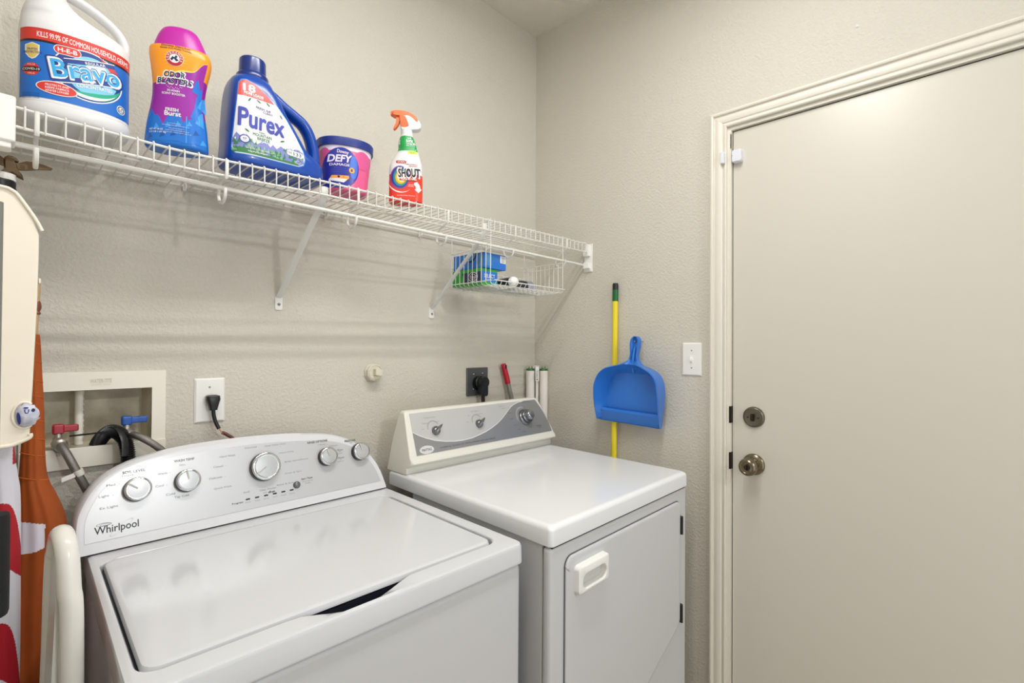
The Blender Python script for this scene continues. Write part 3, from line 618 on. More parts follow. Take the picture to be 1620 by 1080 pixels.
# 1 bleach jug
t = seat('bleach_jug', 'large white bleach jug with a blue label, at the left end of the wire shelf', 'jug', -1.565, -.200, 0)
R = [(0, -.066, .066, .046, 2.6), (.002, -.073, .073, .052, 2.6), (.009, -.079, .079, .058, 2.6), (.020, -.0815, .0815, .0605, 2.6), (.031, -.0805, .0805, .0600, 2.6), (.0335, -.080, .080, .0592, 2.6), (.10, -.080, .080, .0592, 2.6), (.150, -.080, .080, .0592, 2.6), (.158, -.0810, .0805, .060, 2.6), (.172, -.080, .0790, .059, 2.6), (.183, -.079, .0750, .055, 2.5), (.192, -.078, .0600, .052, 2.4), (.201, -.077, .036, .050, 2.4), (.212, -.074, .014, .046, 2.3), (.226, -.0705, -.003, .040, 2.2), (.242, -.066, -.014, .033, 2.1), (.254, -.061, -.016, .023, 2), (.262, -.0575, -.0185, .0195, 2), (.275, -.0575, -.0185, .0195, 2)]
J1 = Loft(R, 3); body = obj('jug_body', J1.build(), JW, t, smooth=60)
obj('handle', MB().tube(catmull([(.0715, 0, .172), (.0735, 0, .188), (.0700, 0, .206), (.058, 0, .224), (.038, 0, .239), (.014, 0, .251), (-.010, 0, .259), (-.030, 0, .263)], 5), .0092, 14, flat=(.95, 1.3)), JW, t, smooth=60)
obj('cap', MB().lathe([(.0215, .0), (.0225, .003), (.0225, .024), (.0205, .027), (.001, .027)], (-.038, 0, .268), (0, 0, 1), 36), mat('blue_cap', '#1B4E9C', .35), t)
pr = Print(.0003, .00012)
u0_, u1_ = -.0775, .0775
def band(v0, v1, mi, lay, a=u0_, b=u1_): pr.poly([(a, v0), (b, v0), (b, v1), (a, v1)], mi, lay)
band(.035, .150, 0, 0)                       # blue field
band(.1345, .1385, 4, 1); band(.1375, .1585, 1, 1)
pr.text('KILLS 99.9% OF COMMON HOUSEHOLD GERMS', .008, .1480, 2, w=.130, h=.0095, lay=3, bold=.015)
cu, cv = .012, .094
pr.ell(cu, cv, .0515, .0465, 2, 1, n=44); pr.ell(cu, cv, .0495, .0445, 3, 2, n=44); pr.ell(cu+.006, cv+.001, .037, .036, 5, 3, n=36)
pr.ring(cu+.006, cv+.004, .045, .038, .010, 1, 4, a0=.1, a1=1.35, taper=True); pr.ring(cu+.002, cv-.001, .046, .041, .013, 6, 4, a0=PI+.7, a1=2*PI-.15, taper=True); pr.ring(cu, cv, .047, .042, .006, 2, 5, a0=PI+.5, a1=2*PI-.5, taper=True)
pr.ell(cu+.012, cv+.013, .016, .020, 8, 4)
rb = .26
def rq(x, y, w_, h_, mi, lay): 
    c, s_ = math.cos(rb), math.sin(rb); pr.poly([(x+a*w_/2*c-b*h_/2*s_, y+a*w_/2*s_+b*h_/2*c) for a, b in ((-1, -1), (1, -1), (1, 1), (-1, 1))], mi, lay)
bxm, bym = .0100, .1010
rq(bxm+.004, bym+.0185, .075, .0075, 3, 6); rq(bxm, bym-.0165, .098, .0085, 3, 6); rq(bxm, bym-.0220, .098, .0016, 2, 7); rq(bxm+.004, bym+.0230, .075, .0014, 2, 7)
pr.text('Bravo', bxm, bym, 3, w=.104, h=.0385, lay=6, rot=rb-.08, bold=.055); pr.text('Bravo', bxm, bym, 2, w=.1005, h=.0355, lay=7, rot=rb-.08, bold=.035); pr.text('Bravo', bxm, bym, 7, w=.096, h=.031, lay=8, rot=rb-.08, bold=.012)
pr.text('REGULAR', bxm+.012, bym+.0200, 2, w=.030, h=.0048, lay=8, rot=rb, bold=.015); pr.text('BLEACH', bxm+.003, bym-.0165, 2, w=.020, h=.0045, lay=8, rot=rb, bold=.015)
pr.text('CONCENTRATED', .0215, .0765, 2, w=.052, h=.0062, lay=8, rot=.17, bold=.025)
pr.pill(-.0170, .1290, .038, .0165, 2, 6, .06); pr.pill(-.0170, .1290, .0355, .0142, 1, 7, .06); pr.text('H-E-B', -.0170, .1290, 2, w=.026, h=.0075, lay=8, rot=.06, bold=.025)
pr.poly([(-.0715, .128), (-.0625, .132), (-.0535, .128), (-.0535, .113), (-.058, .105), (-.0625, .102), (-.067, .105), (-.0715, .113)], 2, 1); pr.poly([(-.0700, .127), (-.0625, .1305), (-.0550, .127), (-.0550, .114), (-.0590, .106), (-.0625, .104), (-.0660, .106), (-.0700, .114)], 9, 2)
pr.text('TRUSTED', -.0625, .1200, 3, w=.013, h=.0035, lay=3, bold=.020); pr.text('PROTECTION', -.0620, .1145, 3, w=.022, h=.004, lay=3, bold=.020)
pr.ell(-.0635, .0845, .0105, .0115, 1, 1); pr.pill(-.0635, .0845, .024, .0085, 4, 2); pr.text('COVID-19', -.0635, .0845, 2, w=.021, h=.004, lay=3, bold=.015); pr.text('KILLS', -.0635, .0925, 2, w=.009, h=.0026, lay=3); pr.text('VIRUS', -.0635, .0765, 2, w=.009, h=.0026, lay=3)
pr.ell(-.0300, .0560, .0275, .0120, 2, 8, rot=-.02); pr.ell(-.0300, .0560, .0260, .0106, 1, 9, rot=-.02)
for i, s_ in enumerate(('PROTECTS AND', 'KEEPS FABRICS', 'WHITER LONGER')): pr.text(s_, -.030, .0610-i*.0052, 2, w=.031, h=.0034, lay=10, rot=.06, bold=.015, shear=.15)
pr.ell(.0620, .0530, .0068, .0085, 2, 1); pr.ring(.0620, .0530, .0056, .0070, .0014, 4, 2); pr.text('LC', .062, .053, 4, w=.006, h=.006, lay=2, bold=.020)
for i in range(3): pr.text('REGISTERED CLEANER', -.063, .0415-i*.004, 3, w=.021, h=.0024, lay=1)
pr.text('96 FL OZ', .061, .036, 3, w=.014, h=.003, lay=1)
pr.out('label', [mat('bleach_blue', '#1568C0', .35), mat('label_red', '#D2342B', .35), WH, mat('label_navy', '#163A86', .35), BLACKP, mat('label_cyan', '#7CC4E6', .35), mat('label_green', '#1BA583', .35), mat('letter_sky', '#2FA3DE', .35), mat('label_pale_cyan', '#D2EEF6', .35), mat('shield_gold', '#D9BE62', .35)], body, J1.front, .002, .012)

# 2 scent booster bottle
t = seat('scent_booster_bottle', 'waisted purple, orange and blue scent booster bottle with magenta cap on the shelf', 'bottle', -1.4090, -.2450, math.radians(-25))
R = [(0, -.050, .050, .028, 2.4), (.003, -.0545, .0545, .032, 2.4), (.012, -.0560, .0560, .034, 2.4), (.05, -.0525, .0530, .034, 2.4), (.09, -.0455, .0480, .033, 2.4), (.12, -.0430, .0480, .032, 2.4), (.15, -.0445, .0520, .032, 2.4), (.175, -.0475, .0575, .033, 2.4), (.192, -.0500, .0600, .033, 2.4), (.203, -.0500, .0585, .032, 2.4), (.208, -.0490, .0570, .030, 2.4)]
def smi(z): return 0 if z > .150 else (1 if z > .070 else 2)
ORG_ = mat('label_orange', '#F29A22', .3); PUR = mat('label_purple', '#93229B', .3); BLB = mat('label_ocean', '#1A6FC9', .3)
J2 = Loft(R, 4); body = obj('bottle_body', J2.build(smi), [ORG_, PUR, BLB], t, smooth=60)
R = [(.207, -.0460, .0550, .028, 2.3), (.210, -.0440, .0530, .0275, 2.3), (.232, -.0370, .0440, .0250, 2.3), (.248, -.0290, .0360, .0215, 2.3), (.255, -.0210, .0280, .015, 2.2), (.2575, -.012, .019, .008, 2)]
obj('cap', Loft(R, 3).build(), mat('magenta_cap', '#B8219E', .3), t, smooth=60)
pr = Print(.0004, .0002)
def clipu(v, s_): 
    z = J2.R[:, 0]; return float(np.interp(v, z, J2.R[:, 1 if s_ < 0 else 2]))*.94
def lay_band(vlo, vhi, mi, lay, n=24, m=6):
    for i in range(n):
        for j in range(m):
            P = []
            for a, b in ((i, j), (i+1, j), (i+1, j+1), (i, j+1)):
                t_ = a/n; s0 = -1+2*t_; lo, hi = vlo(s0), vhi(s0); v = lo+(hi-lo)*b/m; ul, ur = clipu(v, -1), clipu(v, 1); P.append((ul+(ur-ul)*t_, v))
            if hi > lo: pr.poly(P, mi, lay)
wave1 = lambda s: .128+.030*(1/(1+math.exp(-5*(s+.25))))+.030*(1/(1+math.exp(-16*(s-.80))))
wave2 = lambda s: .052+.010*math.sin(7*s+1)+.012*abs(math.sin(9*s))+.085*(1/(1+math.exp(-9*(s-.85))))
lay_band(lambda s: .001, lambda s: min(wave2(s), wave1(s)), 2, 0)
lay_band(wave2, lambda s: max(wave1(s), wave2(s)), 1, 0)
lay_band(lambda s: wave1(s), lambda s: .2065, 0, 0)
lay_band(lambda s: wave1(s)-.0003, lambda s: wave1(s)+.003*math.exp(-(s-.1)**2*3), 5, 1, m=1)
for a in range(10):      # facets of light on the water
    uu = -.045+.010*a+.002*math.sin(a*7); vv = .012+.004*((a*5) % 9); pr.poly([(uu, vv), (uu+.010, vv+.004), (uu+.004, vv+.013)], 6 if a % 2 else 7, 1)
pr.poly([(.022, .010), (.024, .010), (.024, .065), (.022, .065)], 6, 2)
for k, (a, b) in enumerate(((.038, .150), (.046, .120), (.036, .095), (.044, .085))): pr.poly([(a-.007, b-.030), (a+.006, b-.035), (a+.003, b-.002), (a-.001, b-.008)], 6 if k % 2 else 2, 2)
for a in range(16):
    al = 2*PI*a/16; pr.poly([(.0015+.013*math.cos(al-.1), .179+.013*math.sin(al-.1)), (.0015+.022*math.cos(al), .179+.017*math.sin(al)), (.0015+.013*math.cos(al+.1), .179+.013*math.sin(al+.1))], 8, 1)
pr.ell(.0015, .179, .0155, .0155, 3, 3); pr.ell(.0015, .179, .0148, .0148, 9, 4); pr.ell(.0015, .179, .0090, .0090, 3, 5)
pr.poly([(-.006, .1765), (-.002, .183), (.001, .181), (.004, .186), (.007, .183), (.0045, .180), (.009, .1755), (.004, .1735), (.0005, .1785), (-.003, .174)], 4, 6)
for i, ch in enumerate('ARM&HAMMER'): a = math.radians(200-i*24.5); pr.text(ch, .0015+.0118*math.cos(a), .179+.0118*math.sin(a), 3, h=.0036, lay=6, rot=a-PI/2, bold=.020)
pr.text('Eliminates Odors from', .003, .2048, 4, w=.050, h=.0042, lay=3, rot=-.02, bold=.015, arc=-1.5); pr.text('Sweat and Musty Towels', .003, .1992, 4, w=.054, h=.0044, lay=3, rot=-.02, bold=.015, arc=-1.5)
for s_, cv, ww in (('ODOR', .1465, .036), ('BLASTERS', .1335, .058)):
    pr.text(s_, .0015, cv, 3, w=ww+.004, h=.0142, lay=3, rot=.02, bold=.05, shear=.14); pr.text(s_, .0015, cv, 4, w=ww, h=.0105, lay=4, rot=.02, bold=.03, shear=.14)
for a in range(11): pr.ell(-.012+.0026*a, .1235-.003*math.sin(PI*a/10)-(a % 3)*.0016, .0007, .0007, 3, 3, n=8)
pr.text('IN-WASH', .0, .1135, 3, w=.021, h=.0042, lay=3, bold=.020); pr.text('SCENT BOOSTER', .0, .1070, 3, w=.040, h=.0042, lay=3, bold=.020)
pr.text('FRESH', -.002, .0740, 3, w=.022, h=.0066, lay=3, bold=.025); pr.text('Burst', -.0005, .0660, 3, w=.028, h=.0090, lay=3, bold=.025)
for i, (a, b) in enumerate(((.046, .020), (.042, .046), (.036, .026), (.032, .040), (.028, .046))): pr.text('laundry scent booster beads safe on all', .004+.001*i, a, 3, w=b, h=.0022, lay=3)
pr.text('NET WT 40 OZ', -.0290, .0320, 3, w=.024, h=.0034, lay=3, bold=.020); pr.text('2.5 LB 1.07 kg', -.0265, .0260, 3, w=.030, h=.0036, lay=3, bold=.020)
pr.out('label', [ORG_, PUR, BLB, WH, NAV, mat('label_yellow', '#FBD75A', .3), mat('water_highlight', '#3E97E0', .3), mat('water_shade', '#1252A0', .3), mat('label_amber', '#F9BE3C', .3), mat('seal_red', '#B3202C', .3)], body, J2.front, .004, .012)

# 3 detergent jug
t = seat('detergent_jug', 'big royal-blue laundry detergent jug with a mountain scene label and blue cap', 'jug', -1.2050, -.2150, 0)
BLJ = mat('royal_blue_plastic', '#0943A0', .28, coat=.2); BLC = mat('deep_blue_cap', '#0B2C78', .25, coat=.2)
R = [(0, -.103, .100, .050, 4), (.003, -.111, .106, .057, 4), (.010, -.1145, .109, .060, 4), (.020, -.115, .1095, .061, 4), (.040, -.1135, .1075, .061, 4), (.055, -.1125, .088, .060, 4), (.070, -.112, .068, .060, 4), (.090, -.1115, .054, .060, 4), (.115, -.1100, .037, .059, 4), (.145, -.1080, .016, .058, 4), (.170, -.1060, .004, .056, 3.8), (.190, -.103, -.010, .053, 3.4), (.203, -.098, -.014, .046, 3), (.211, -.089, -.020, .038, 2.4), (.216, -.078, -.022, .029, 2)]
J3 = Loft(R, 3); body = obj('jug_body', J3.build(), BLJ, t, smooth=60)
obj('handle', MB().tube(catmull([(-.030, 0, .204), (-.008, 0, .193), (.020, 0, .176), (.046, 0, .163), (.068, 0, .150), (.083, 0, .130), (.092, 0, .105), (.097, 0, .080), (.0965, 0, .050), (.094, 0, .03)], 5), [.016]*5+[.0165]*41, 16, flat=(.85, 1.2)), BLJ, t, smooth=60)
obj('collar', MB().lathe([(.034, 0), (.0345, .006), (.0345, .014), (.031, .018), (.001, .018)], (-.050, 0, .209), (0, 0, 1), 40), BLC, t, smooth=45)
obj('cap', MB().lathe([(.0290, 0), (.0290, .006), (.0283, .034), (.0265, .0375), (.020, .0382), (.001, .0375)], (-.050, 0, .2255), (0, 0, 1), 44), BLC, t, smooth=45)
pr = Print(.0005, .0002)
LBL = [(-.0985, .020), (.034, .021), (.046, .027), (.0495, .040), (.046, .062), (.030, .090), (.008, .124), (-.014, .148), (-.036, .166), (-.062, .183), (-.078, .188), (-.088, .186), (-.0930, .178), (-.0960, .150), (-.1010, .090), (-.1050, .034), (-.1040, .026)]
def scaleP(P, k, c=(-.04, .09)): return [(c[0]+(a-c[0])*k, c[1]+(b-c[1])*k) for a, b in P]
pr.poly(scaleP(LBL, 1.025), 5, 0); pr.poly(LBL, 0, 1)
pr.poly([(-.0962, .150), (-.020, .150), (-.036, .166), (-.062, .183), (-.078, .188), (-.088, .186), (-.0930, .178)], 1, 2)
pr.text('18', -.074, .1705, 0, w=.023, h=.0165, lay=3, bold=.030); pr.text('MORE LOADS!', -.0650, .1575, 0, w=.040, h=.0060, lay=3, rot=-.03, bold=.030); pr.text('than our smaller size', -.066, .1525, 0, w=.042, h=.0018, lay=3)
pr.text('Purex', -.0470, .1010, 2, w=.0950, h=.0400, lay=5, rot=-.03, bold=.028)
pr.text('FRESH AIR', -.045, .1305, 3, w=.032, h=.0050, lay=4, rot=-.05, bold=.015, shear=.1); pr.text('CLEAN', -.036, .1240, 3, w=.020, h=.0048, lay=4, rot=-.05, bold=.015, shear=.1); pr.text('plus odor', -.058, .1255, 4, w=.016, h=.0024, lay=4)
for a, b, r_ in ((-.074, .144, 1.0), (-.055, .1455, -.6), (-.035, .1455, -.7), (-.006, .1265, -1.0), (-.0785, .0735, -.6), (-.003, .0700, .4)):
    pr.ell(a, b, .0052, .0018, 4, 4, rot=r_, n=10)
pr.text('PUREX', -.0480, .0755, 4, w=.013, h=.0030, lay=4, bold=.020); pr.text('MOUNTAIN', -.0470, .0690, 4, w=.040, h=.0062, lay=4, bold=.015); pr.text('BREEZE', -.0445, .0610, 4, w=.026, h=.0060, lay=4, bold=.015); pr.text('concentrated detergent', -.046, .0555, 4, w=.038, h=.0020, lay=4)
mtn = [(-.1048, .050), (-.0980, .066), (-.0900, .058), (-.0820, .070), (-.0720, .054), (-.060, .046), (-.052, .052), (-.042, .063), (-.030, .048), (-.024, .056), (-.016, .048), (-.006, .058), (.002, .052), (.012, .060), (.022, .056), (.032, .066), (.0400, .058), (.0460, .056), (.0475, .030), (.034, .022), (-.1030, .022)]
pr.poly(mtn, 6, 2)
for a, b, c, d, e2_, g_ in ((-.0820, .070, -.088, .060, -.078, .061), (-.042, .063, -.050, .052, -.036, .053), (.032, .066, .026, .058, .037, .060), (.012, .060, .006, .054, .017, .055)):
    pr.poly([(a, b), (c, d), ((c+e2_)/2, d+.003), (e2_, g_)], 7, 3)
random.seed(3)
for i in range(90):      # conifers along the lower edge
    a = -.103+.146*random.random(); b = .024+.026*random.random()*(1.0 if abs(a+.09) < .03 or a > .0 else .55); hh = .006+.006*random.random(); pr.poly([(a-.003, b), (a+.003, b), (a, b+hh)], 4 if i % 3 else 8, 3+i % 2)
pr.poly([(-.1030, .022), (.034, .0225), (.034, .027), (-.060, .028), (-.080, .034), (-.1035, .034)], 4, 3)
pr.pill(.0260, .0480, .040, .0130, 0, 6, -.04); pr.text('150', .0130, .0490, 9, w=.011, h=.0056, lay=7, bold=.010); pr.text('133', .0315, .0480, 9, w=.018, h=.0085, lay=7, bold=.015)
pr.ring(-.0825, .0535, .0105, .0095, .0016, 2, 5); pr.ell(-.0825, .0535, .0080, .0072, 0, 5); pr.text('4X', -.0825, .0545, 2, w=.008, h=.0045, lay=6, bold=.020); pr.text('CLEAN', -.0825, .0500, 2, w=.008, h=.0020, lay=6)
pr.text('150 FL OZ (1.17 GAL) 4.43L', -.0560, .0345, 0, w=.048, h=.0045, lay=7, bold=.015); pr.text('laundry detergent', -.0560, .0280, 0, w=.040, h=.0035, lay=7, bold=.020)
pr.ring(.0330, .0300, .0060, .0038, .0008, 0, 7)
pr.out('label', [WH, mat('label_coral', '#D84A44', .35), mat('label_violet_blue', '#3B46A6', .35), mat('label_plum', '#5B3E80', .35), mat('label_leaf_green', '#33774A', .35), mat('label_rim_blue', '#3F86CE', .3), mat('label_mountain', '#7A7FC0', .4), mat('snow', '#DDE0F2', .4), mat('label_light_green', '#7FB277', .4), mat('pill_ink', '#343C48', .4)], body, J3.front, .006, .012)

# 4 scent bead tub
t = seat('laundry_pods_tub', 'pink tapered laundry tub with navy lid, right of the blue jug', 'tub', -1.0130, -.1990, math.radians(-20))
R = [(0, -.052, .052, .042, 2.3), (.003, -.057, .057, .047, 2.3), (.012, -.059, .059, .0490, 2.3), (.06, -.0635, .0635, .053, 2.3), (.105, -.0680, .0680, .0565, 2.3), (.118, -.0690, .0690, .0575, 2.3)]
J4 = Loft(R, 4); PNK = mat('hot_pink_sleeve', '#DE5C8C', .3); body = obj('tub_body', J4.build(), PNK, t, smooth=60)
R = [(.115, -.0705, .0705, .0590, 2.3), (.1155, -.0735, .0735, .0620, 2.3), (.134, -.0745, .0745, .0630, 2.3), (.137, -.0725, .0725, .0610, 2.3), (.1385, -.066, .066, .055, 2.3)]
obj('lid', Loft(R, 1).build(), mat('navy_lid', '#142C7C', .35), t, smooth=40)
pr = Print(.0004, .00025)
def uf(v): return float(np.interp(v, J4.R[:, 0], J4.R[:, 2]))*.965
for i in range(12):
    a, b = i/12, (i+1)/12; pr.poly([(-uf(.1)+2*uf(.1)*a, .10+.004*math.sin(3*a)), (-uf(.1)+2*uf(.1)*b, .10+.004*math.sin(3*b)), (-uf(.116)+2*uf(.116)*b, .1155), (-uf(.116)+2*uf(.116)*a, .1155)], 0, 0)
pr.poly([(.060, .100), (.030, .100), (.018, .085), (.030, .100)], 0, 0)
for cu_, r_ in ((.0400, .0230), (-.0560, .014)): pr.ell(cu_, .085, r_, .024, 5, 1)
pr.ell(-.0150, .058, .0440, .0520, 1, 2, n=36); pr.poly([(-.062, .006), (-.010, .006), (.016, .022), (.0285, .050), (-.0590, .050)], 1, 2)
pr.ell(.0160, .062, .0100, .030, 6, 3); 
pr.text('Downy', -.0120, .0975, 0, w=.028, h=.0110, lay=5, rot=-.08, bold=.020); pr.text('DEFY', -.0190, .0815, 0, w=.055, h=.0170, lay=5, rot=.03, bold=.035, shear=.18); pr.text('DAMAGE', -.0190, .0655, 0, w=.048, h=.0060, lay=5, rot=.03, bold=.020)
for i in range(3): pr.text('conditioning beads in wash', -.0190, .0565-i*.005, 6, w=.042-.004*(i == 0)*3, h=.0024, lay=5)
pr.ell(.0110, .0540, .0072, .0072, 3, 4); pr.ell(.0110, .0540, .0022, .0040, 2, 5)
pr.poly([(-.0450, .0240), (-.0380, .0370), (.0040, .0390), (.0050, .0330), (-.0050, .0230)], 3, 4); pr.poly([(-.0450, .0240), (-.0420, .0300), (.0000, .0300), (-.0080, .0200)], 4, 5); pr.ell(-.021, .0345, .003, .003, 2, 5); pr.ell(-.009, .0345, .003, .003, 7, 5)
pr.out('label', [mat('pale_lilac_sleeve', '#E7DDEA', .35), mat('label_cobalt', '#2A2F96', .3), NAV, mat('label_tangerine', '#F0A23C', .35), WH, mat('label_rose', '#D4568F', .35), mat('label_bright_blue', '#3A6CD0', .35), mat('label_gold', '#D98A2B', .35)], body, J4.front, .004, None)

# 5 stain remover spray
t = seat('spray_bottle', 'white and red stain remover spray bottle with orange trigger, alone on the shelf', 'spray bottle', -.8490, -.2480, math.radians(-38))
R = [(0, -.043, .043, .022, 3.2), (.003, -.0465, .0465, .0250, 3.2), (.010, -.0475, .0475, .0260, 3.2), (.07, -.0475, .0475, .0260, 3.2), (.100, -.0470, .0465, .0260, 3.2), (.115, -.0430, .0450, .0260, 3), (.130, -.0350, .0410, .0255, 2.8), (.145, -.0260, .0370, .0245, 2.6), (.155, -.0225, .0340, .0235, 2.4), (.170, -.0225, .0300, .0225, 2.4), (.185, -.0200, .0240, .0200, 2.2), (.195, -.0170, .0200, .0180, 2), (.200, -.0160, .0190, .0170, 2)]
J5 = Loft(R, 4); REDL = mat('label_scarlet', '#DD3B24', .3); body = obj('bottle_body', J5.build(lambda z: 1 if z < .075 else 0), [JW, REDL], t, smooth=60)
OT = mat('trigger_orange', '#F06A1E', .32)
tr = obj('collar', MB().lathe([(.0165, 0), (.0170, .002), (.0170, .016), (.0155, .020), (.001, .020)], (.0015, 0, .197), (0, 0, 1), 32), JW, t)
def head(P, d0, d1, nm, m, par): 
    Q = [(float(a), float(b)) for a, b in catmull(P, 4, True)]; c = (sum(a for a, b in Q)/len(Q), sum(b for a, b in Q)/len(Q))
    return obj(nm, MB().loops([[(c[0]+(a-c[0])*s, h, c[1]+(b-c[1])*s) for a, b in Q] for h, s in ((-d1, .86), (-d1+.002, .97), (-d0, 1), (d0, 1), (d1-.002, .97), (d1, .86))]), m, par, smooth=50)
sh = head([(-.014, .213), (.016, .213), (.036, .216), (.0425, .226), (.038, .240), (.024, .254), (.004, .262), (-.014, .262), (-.018, .255)], .007, .0125, 'sprayer_shroud', JW, t)
head([(-.040, .262), (-.038, .254), (-.018, .253), (.006, .255), (.022, .247), (.033, .236), (.036, .240), (.028, .252), (.010, .264), (-.012, .2685), (-.034, .2675)], .0085, .0135, 'sprayer_top', OT, t)
head([(-.044, .266), (-.044, .2555), (-.034, .2550), (-.034, .2665)], .005, .0075, 'nozzle', mat('orange_nozzle', '#E25A17', .35), t)
head([(-.030, .257), (-.020, .257), (-.018, .245), (-.021, .230), (-.030, .217), (-.035, .2145), (-.0365, .218), (-.031, .232), (-.029, .245)], .004, .007, 'trigger', OT, t)
head([(-.019, .255), (-.004, .254), (.004, .240), (.008, .222), (-.012, .218), (-.018, .236)], .008, .0132, 'piston_housing', mat('orange_inner', '#E4642E', .4), t)
pr = Print(.0004, .0002)
def bnd(v0, v1, mi, lay, k=.93, m=5):
    for j in range(m):
        a, b = v0+(v1-v0)*j/m, v0+(v1-v0)*(j+1)/m
        f_ = lambda v, i: float(np.interp(v, J5.R[:, 0], J5.R[:, i]))*k
        pr.poly([(f_(a, 1), a), (f_(a, 2), a), (f_(b, 2), b), (f_(b, 1), b)], mi, lay)
bnd(.003, .0745, 1, 0); bnd(.148, .193, 2, 0); 
pr.text('SAVE', .010, .1850, 0, w=.011, h=.0035, lay=2, bold=.020); pr.text('50%', .010, .1765, 0, w=.018, h=.0085, lay=2, bold=.015); pr.text('MORE IN', .014, .1680, 0, w=.022, h=.0036, lay=2, bold=.020); pr.text('REFILL BOTTLE', .014, .1630, 0, w=.024, h=.0030, lay=2)
pr.pill(.0190, .1430, .026, .0100, 3, 1, .02); pr.text('NEW!', .0190, .1430, 2, w=.017, h=.0060, lay=2, bold=.020)
pr.pill(-.0120, .1140, .0290, .0080, 4, 1, 0); pr.text('STAIN', -.0120, .1140, 0, w=.020, h=.0040, lay=2, bold=.015)
pr.text('WORKS ON EVERYDAY', .0170, .1080, 4, w=.034, h=.0030, lay=1, bold=.020); pr.text('SET-IN STAINS', .0220, .1030, 4, w=.022, h=.0028, lay=1, bold=.020)
cs = (-.0195, .0700)
for i, (m_, r_) in enumerate(((5, .0330), (9, .0295), (6, .0260), (7, .0225), (8, .0190), (3, .0150), (0, .0115))): pr.ell(cs[0]+.004+.0012*i*.7, cs[1], r_*.80, r_*1.0, m_, 1+i, n=32)
pr.ring(-.012, .062, .036, .036, .0035, 0, 3, a0=PI*.95, a1=PI*1.75, taper=True)
pr.text('SHOUT', .0105, .0830, 0, w=.0650, h=.0285, lay=9, rot=.05, bold=.065); pr.text('SHOUT', .0105, .0830, 10, w=.0590, h=.0230, lay=10, rot=.05, bold=.034)
pr.poly([(-.016, .0605), (.033, .0620), (.033, .0690), (-.016, .0675)], 4, 9); pr.text('TRIPLE ACTING', .0085, .0648, 0, w=.044, h=.0050, lay=10, bold=.025)
pr.poly([(.0250, .0560), (.0330, .0590), (.0400, .0500), (.0420, .0400), (.0455, .0400), (.0370, .0280), (.0260, .0370), (.0300, .0385), (.0290, .0460), (.0240, .0500)], 0, 3)
pr.text('STAIN', .0160, .0500, 0, w=.012, h=.0030, lay=3); pr.text('REMOVER', .0160, .0455, 0, w=.016, h=.0030, lay=3); pr.text('22 FL OZ (1 PT 6 FL OZ) 650 mL', .002, .0180, 0, w=.050, h=.0030, lay=2, bold=.010)
pr.out('label', [WH, REDL, mat('label_kelly_green', '#1F9A4C', .35), mat('label_lemon', '#E8E22B', .35), mat('label_brick', '#B8352C', .35), mat('ring_purple', '#6A4BA8', .35), mat('ring_blue', '#2C6FC2', .35), mat('ring_green', '#37A35B', .35), mat('ring_orange', '#E8A72C', .35), mat('ring_navy', '#27356F', .35), mat('label_black', '#14181E', .35)], body, J5.front, .005, None)

# ------------------------------------------------------------------ washer supply box in the wall
sb = thing('washer_supply_box', 'recessed cream plastic washer valve box set in the wall above the washer', 'valve box', (-1.5, 0, 1.10))
CRM = mat('cream_box_plastic', '#E8E3D6', .42); CRMS = mat('stained_box_liner', '#D5CDB8', .5, vary=('#A79E88', 16))
fo = (-1.634, -1.3765, 1.056, 1.2685)
def fl(x0, x1, z0, z1, y): return [(x0, y, z0), (x1, y, z0), (x1, y, z1), (x0, y, z1)]
mb = MB().loops([fl(*fo, 0), fl(fo[0]+.0006, fo[1]-.0006, fo[2]+.0006, fo[3]-.0006, -.0045), fl(bx[0], bx[1], bx[2], bx[3], -.0045), fl(bx[0]+.001, bx[1]-.001, bx[2]+.001, bx[3]-.001, .02)], cap0=False, cap1=False)
fr = obj('face_frame', mb, CRM, sb, smooth=0)
pr = Print(.0004, .0001); pr.text('WATER-TITE', -1.5010, 1.2475, 0, w=.038, h=.009, bold=.020); pr.text('outlet box', -1.5010, 1.2395, 0, w=.034, h=.0028)
pr.out('embossed_mark', [mat('emboss_shade', '#D0C3B0', .5)], fr, lambda u, v, h: (u, -.0045-h, v))
mb = MB().loops([fl(bx[0]+.001, bx[1]-.001, bx[2]+.001, bx[3]-.001, .0), fl(bx[0]+.006, bx[1]-.006, bx[2]+.001, bx[3]-.006, .085)], cap0=False)
obj('box_liner', mb, CRMS, sb, smooth=0)
mb = MB().box(fo[0], fo[1], -.0105, -.0045, 1.0555, 1.1010, .002); obj('front_ledge', mb, CRM, sb)
mb = MB().tube([(-1.5335, .045, 1.225), (-1.5335, .045, 1.100)], .0085, 16)
pp = obj('riser_pipe', mb, mat('white_pvc', '#E6E2D6', .35), sb)
pr = Print(.0003, .0001)
for i in range(9): pr.text('PVC', i*.0125-.05, 0, 0, w=.008, h=.003)
pr.out('pipe_print', [INK], pp, lambda u, v, h: (-1.5335+(.0085+h)*math.cos(-.7+v/.0085), .045+(.0085+h)*math.sin(-.7+v/.0085), 1.162+u))
STL = mat('braided_steel', '#A9A6A0', .32, .85, bump=(900, .8, .0008)); MET = mat('dull_valve_nickel', '#B9B5AC', .35, .8)
REDV = mat('valve_red', '#A31D2E', .35, coat=.3); BLUV = mat('valve_blue', '#1D4E9E', .35, vary=('#2A62B8', 60))
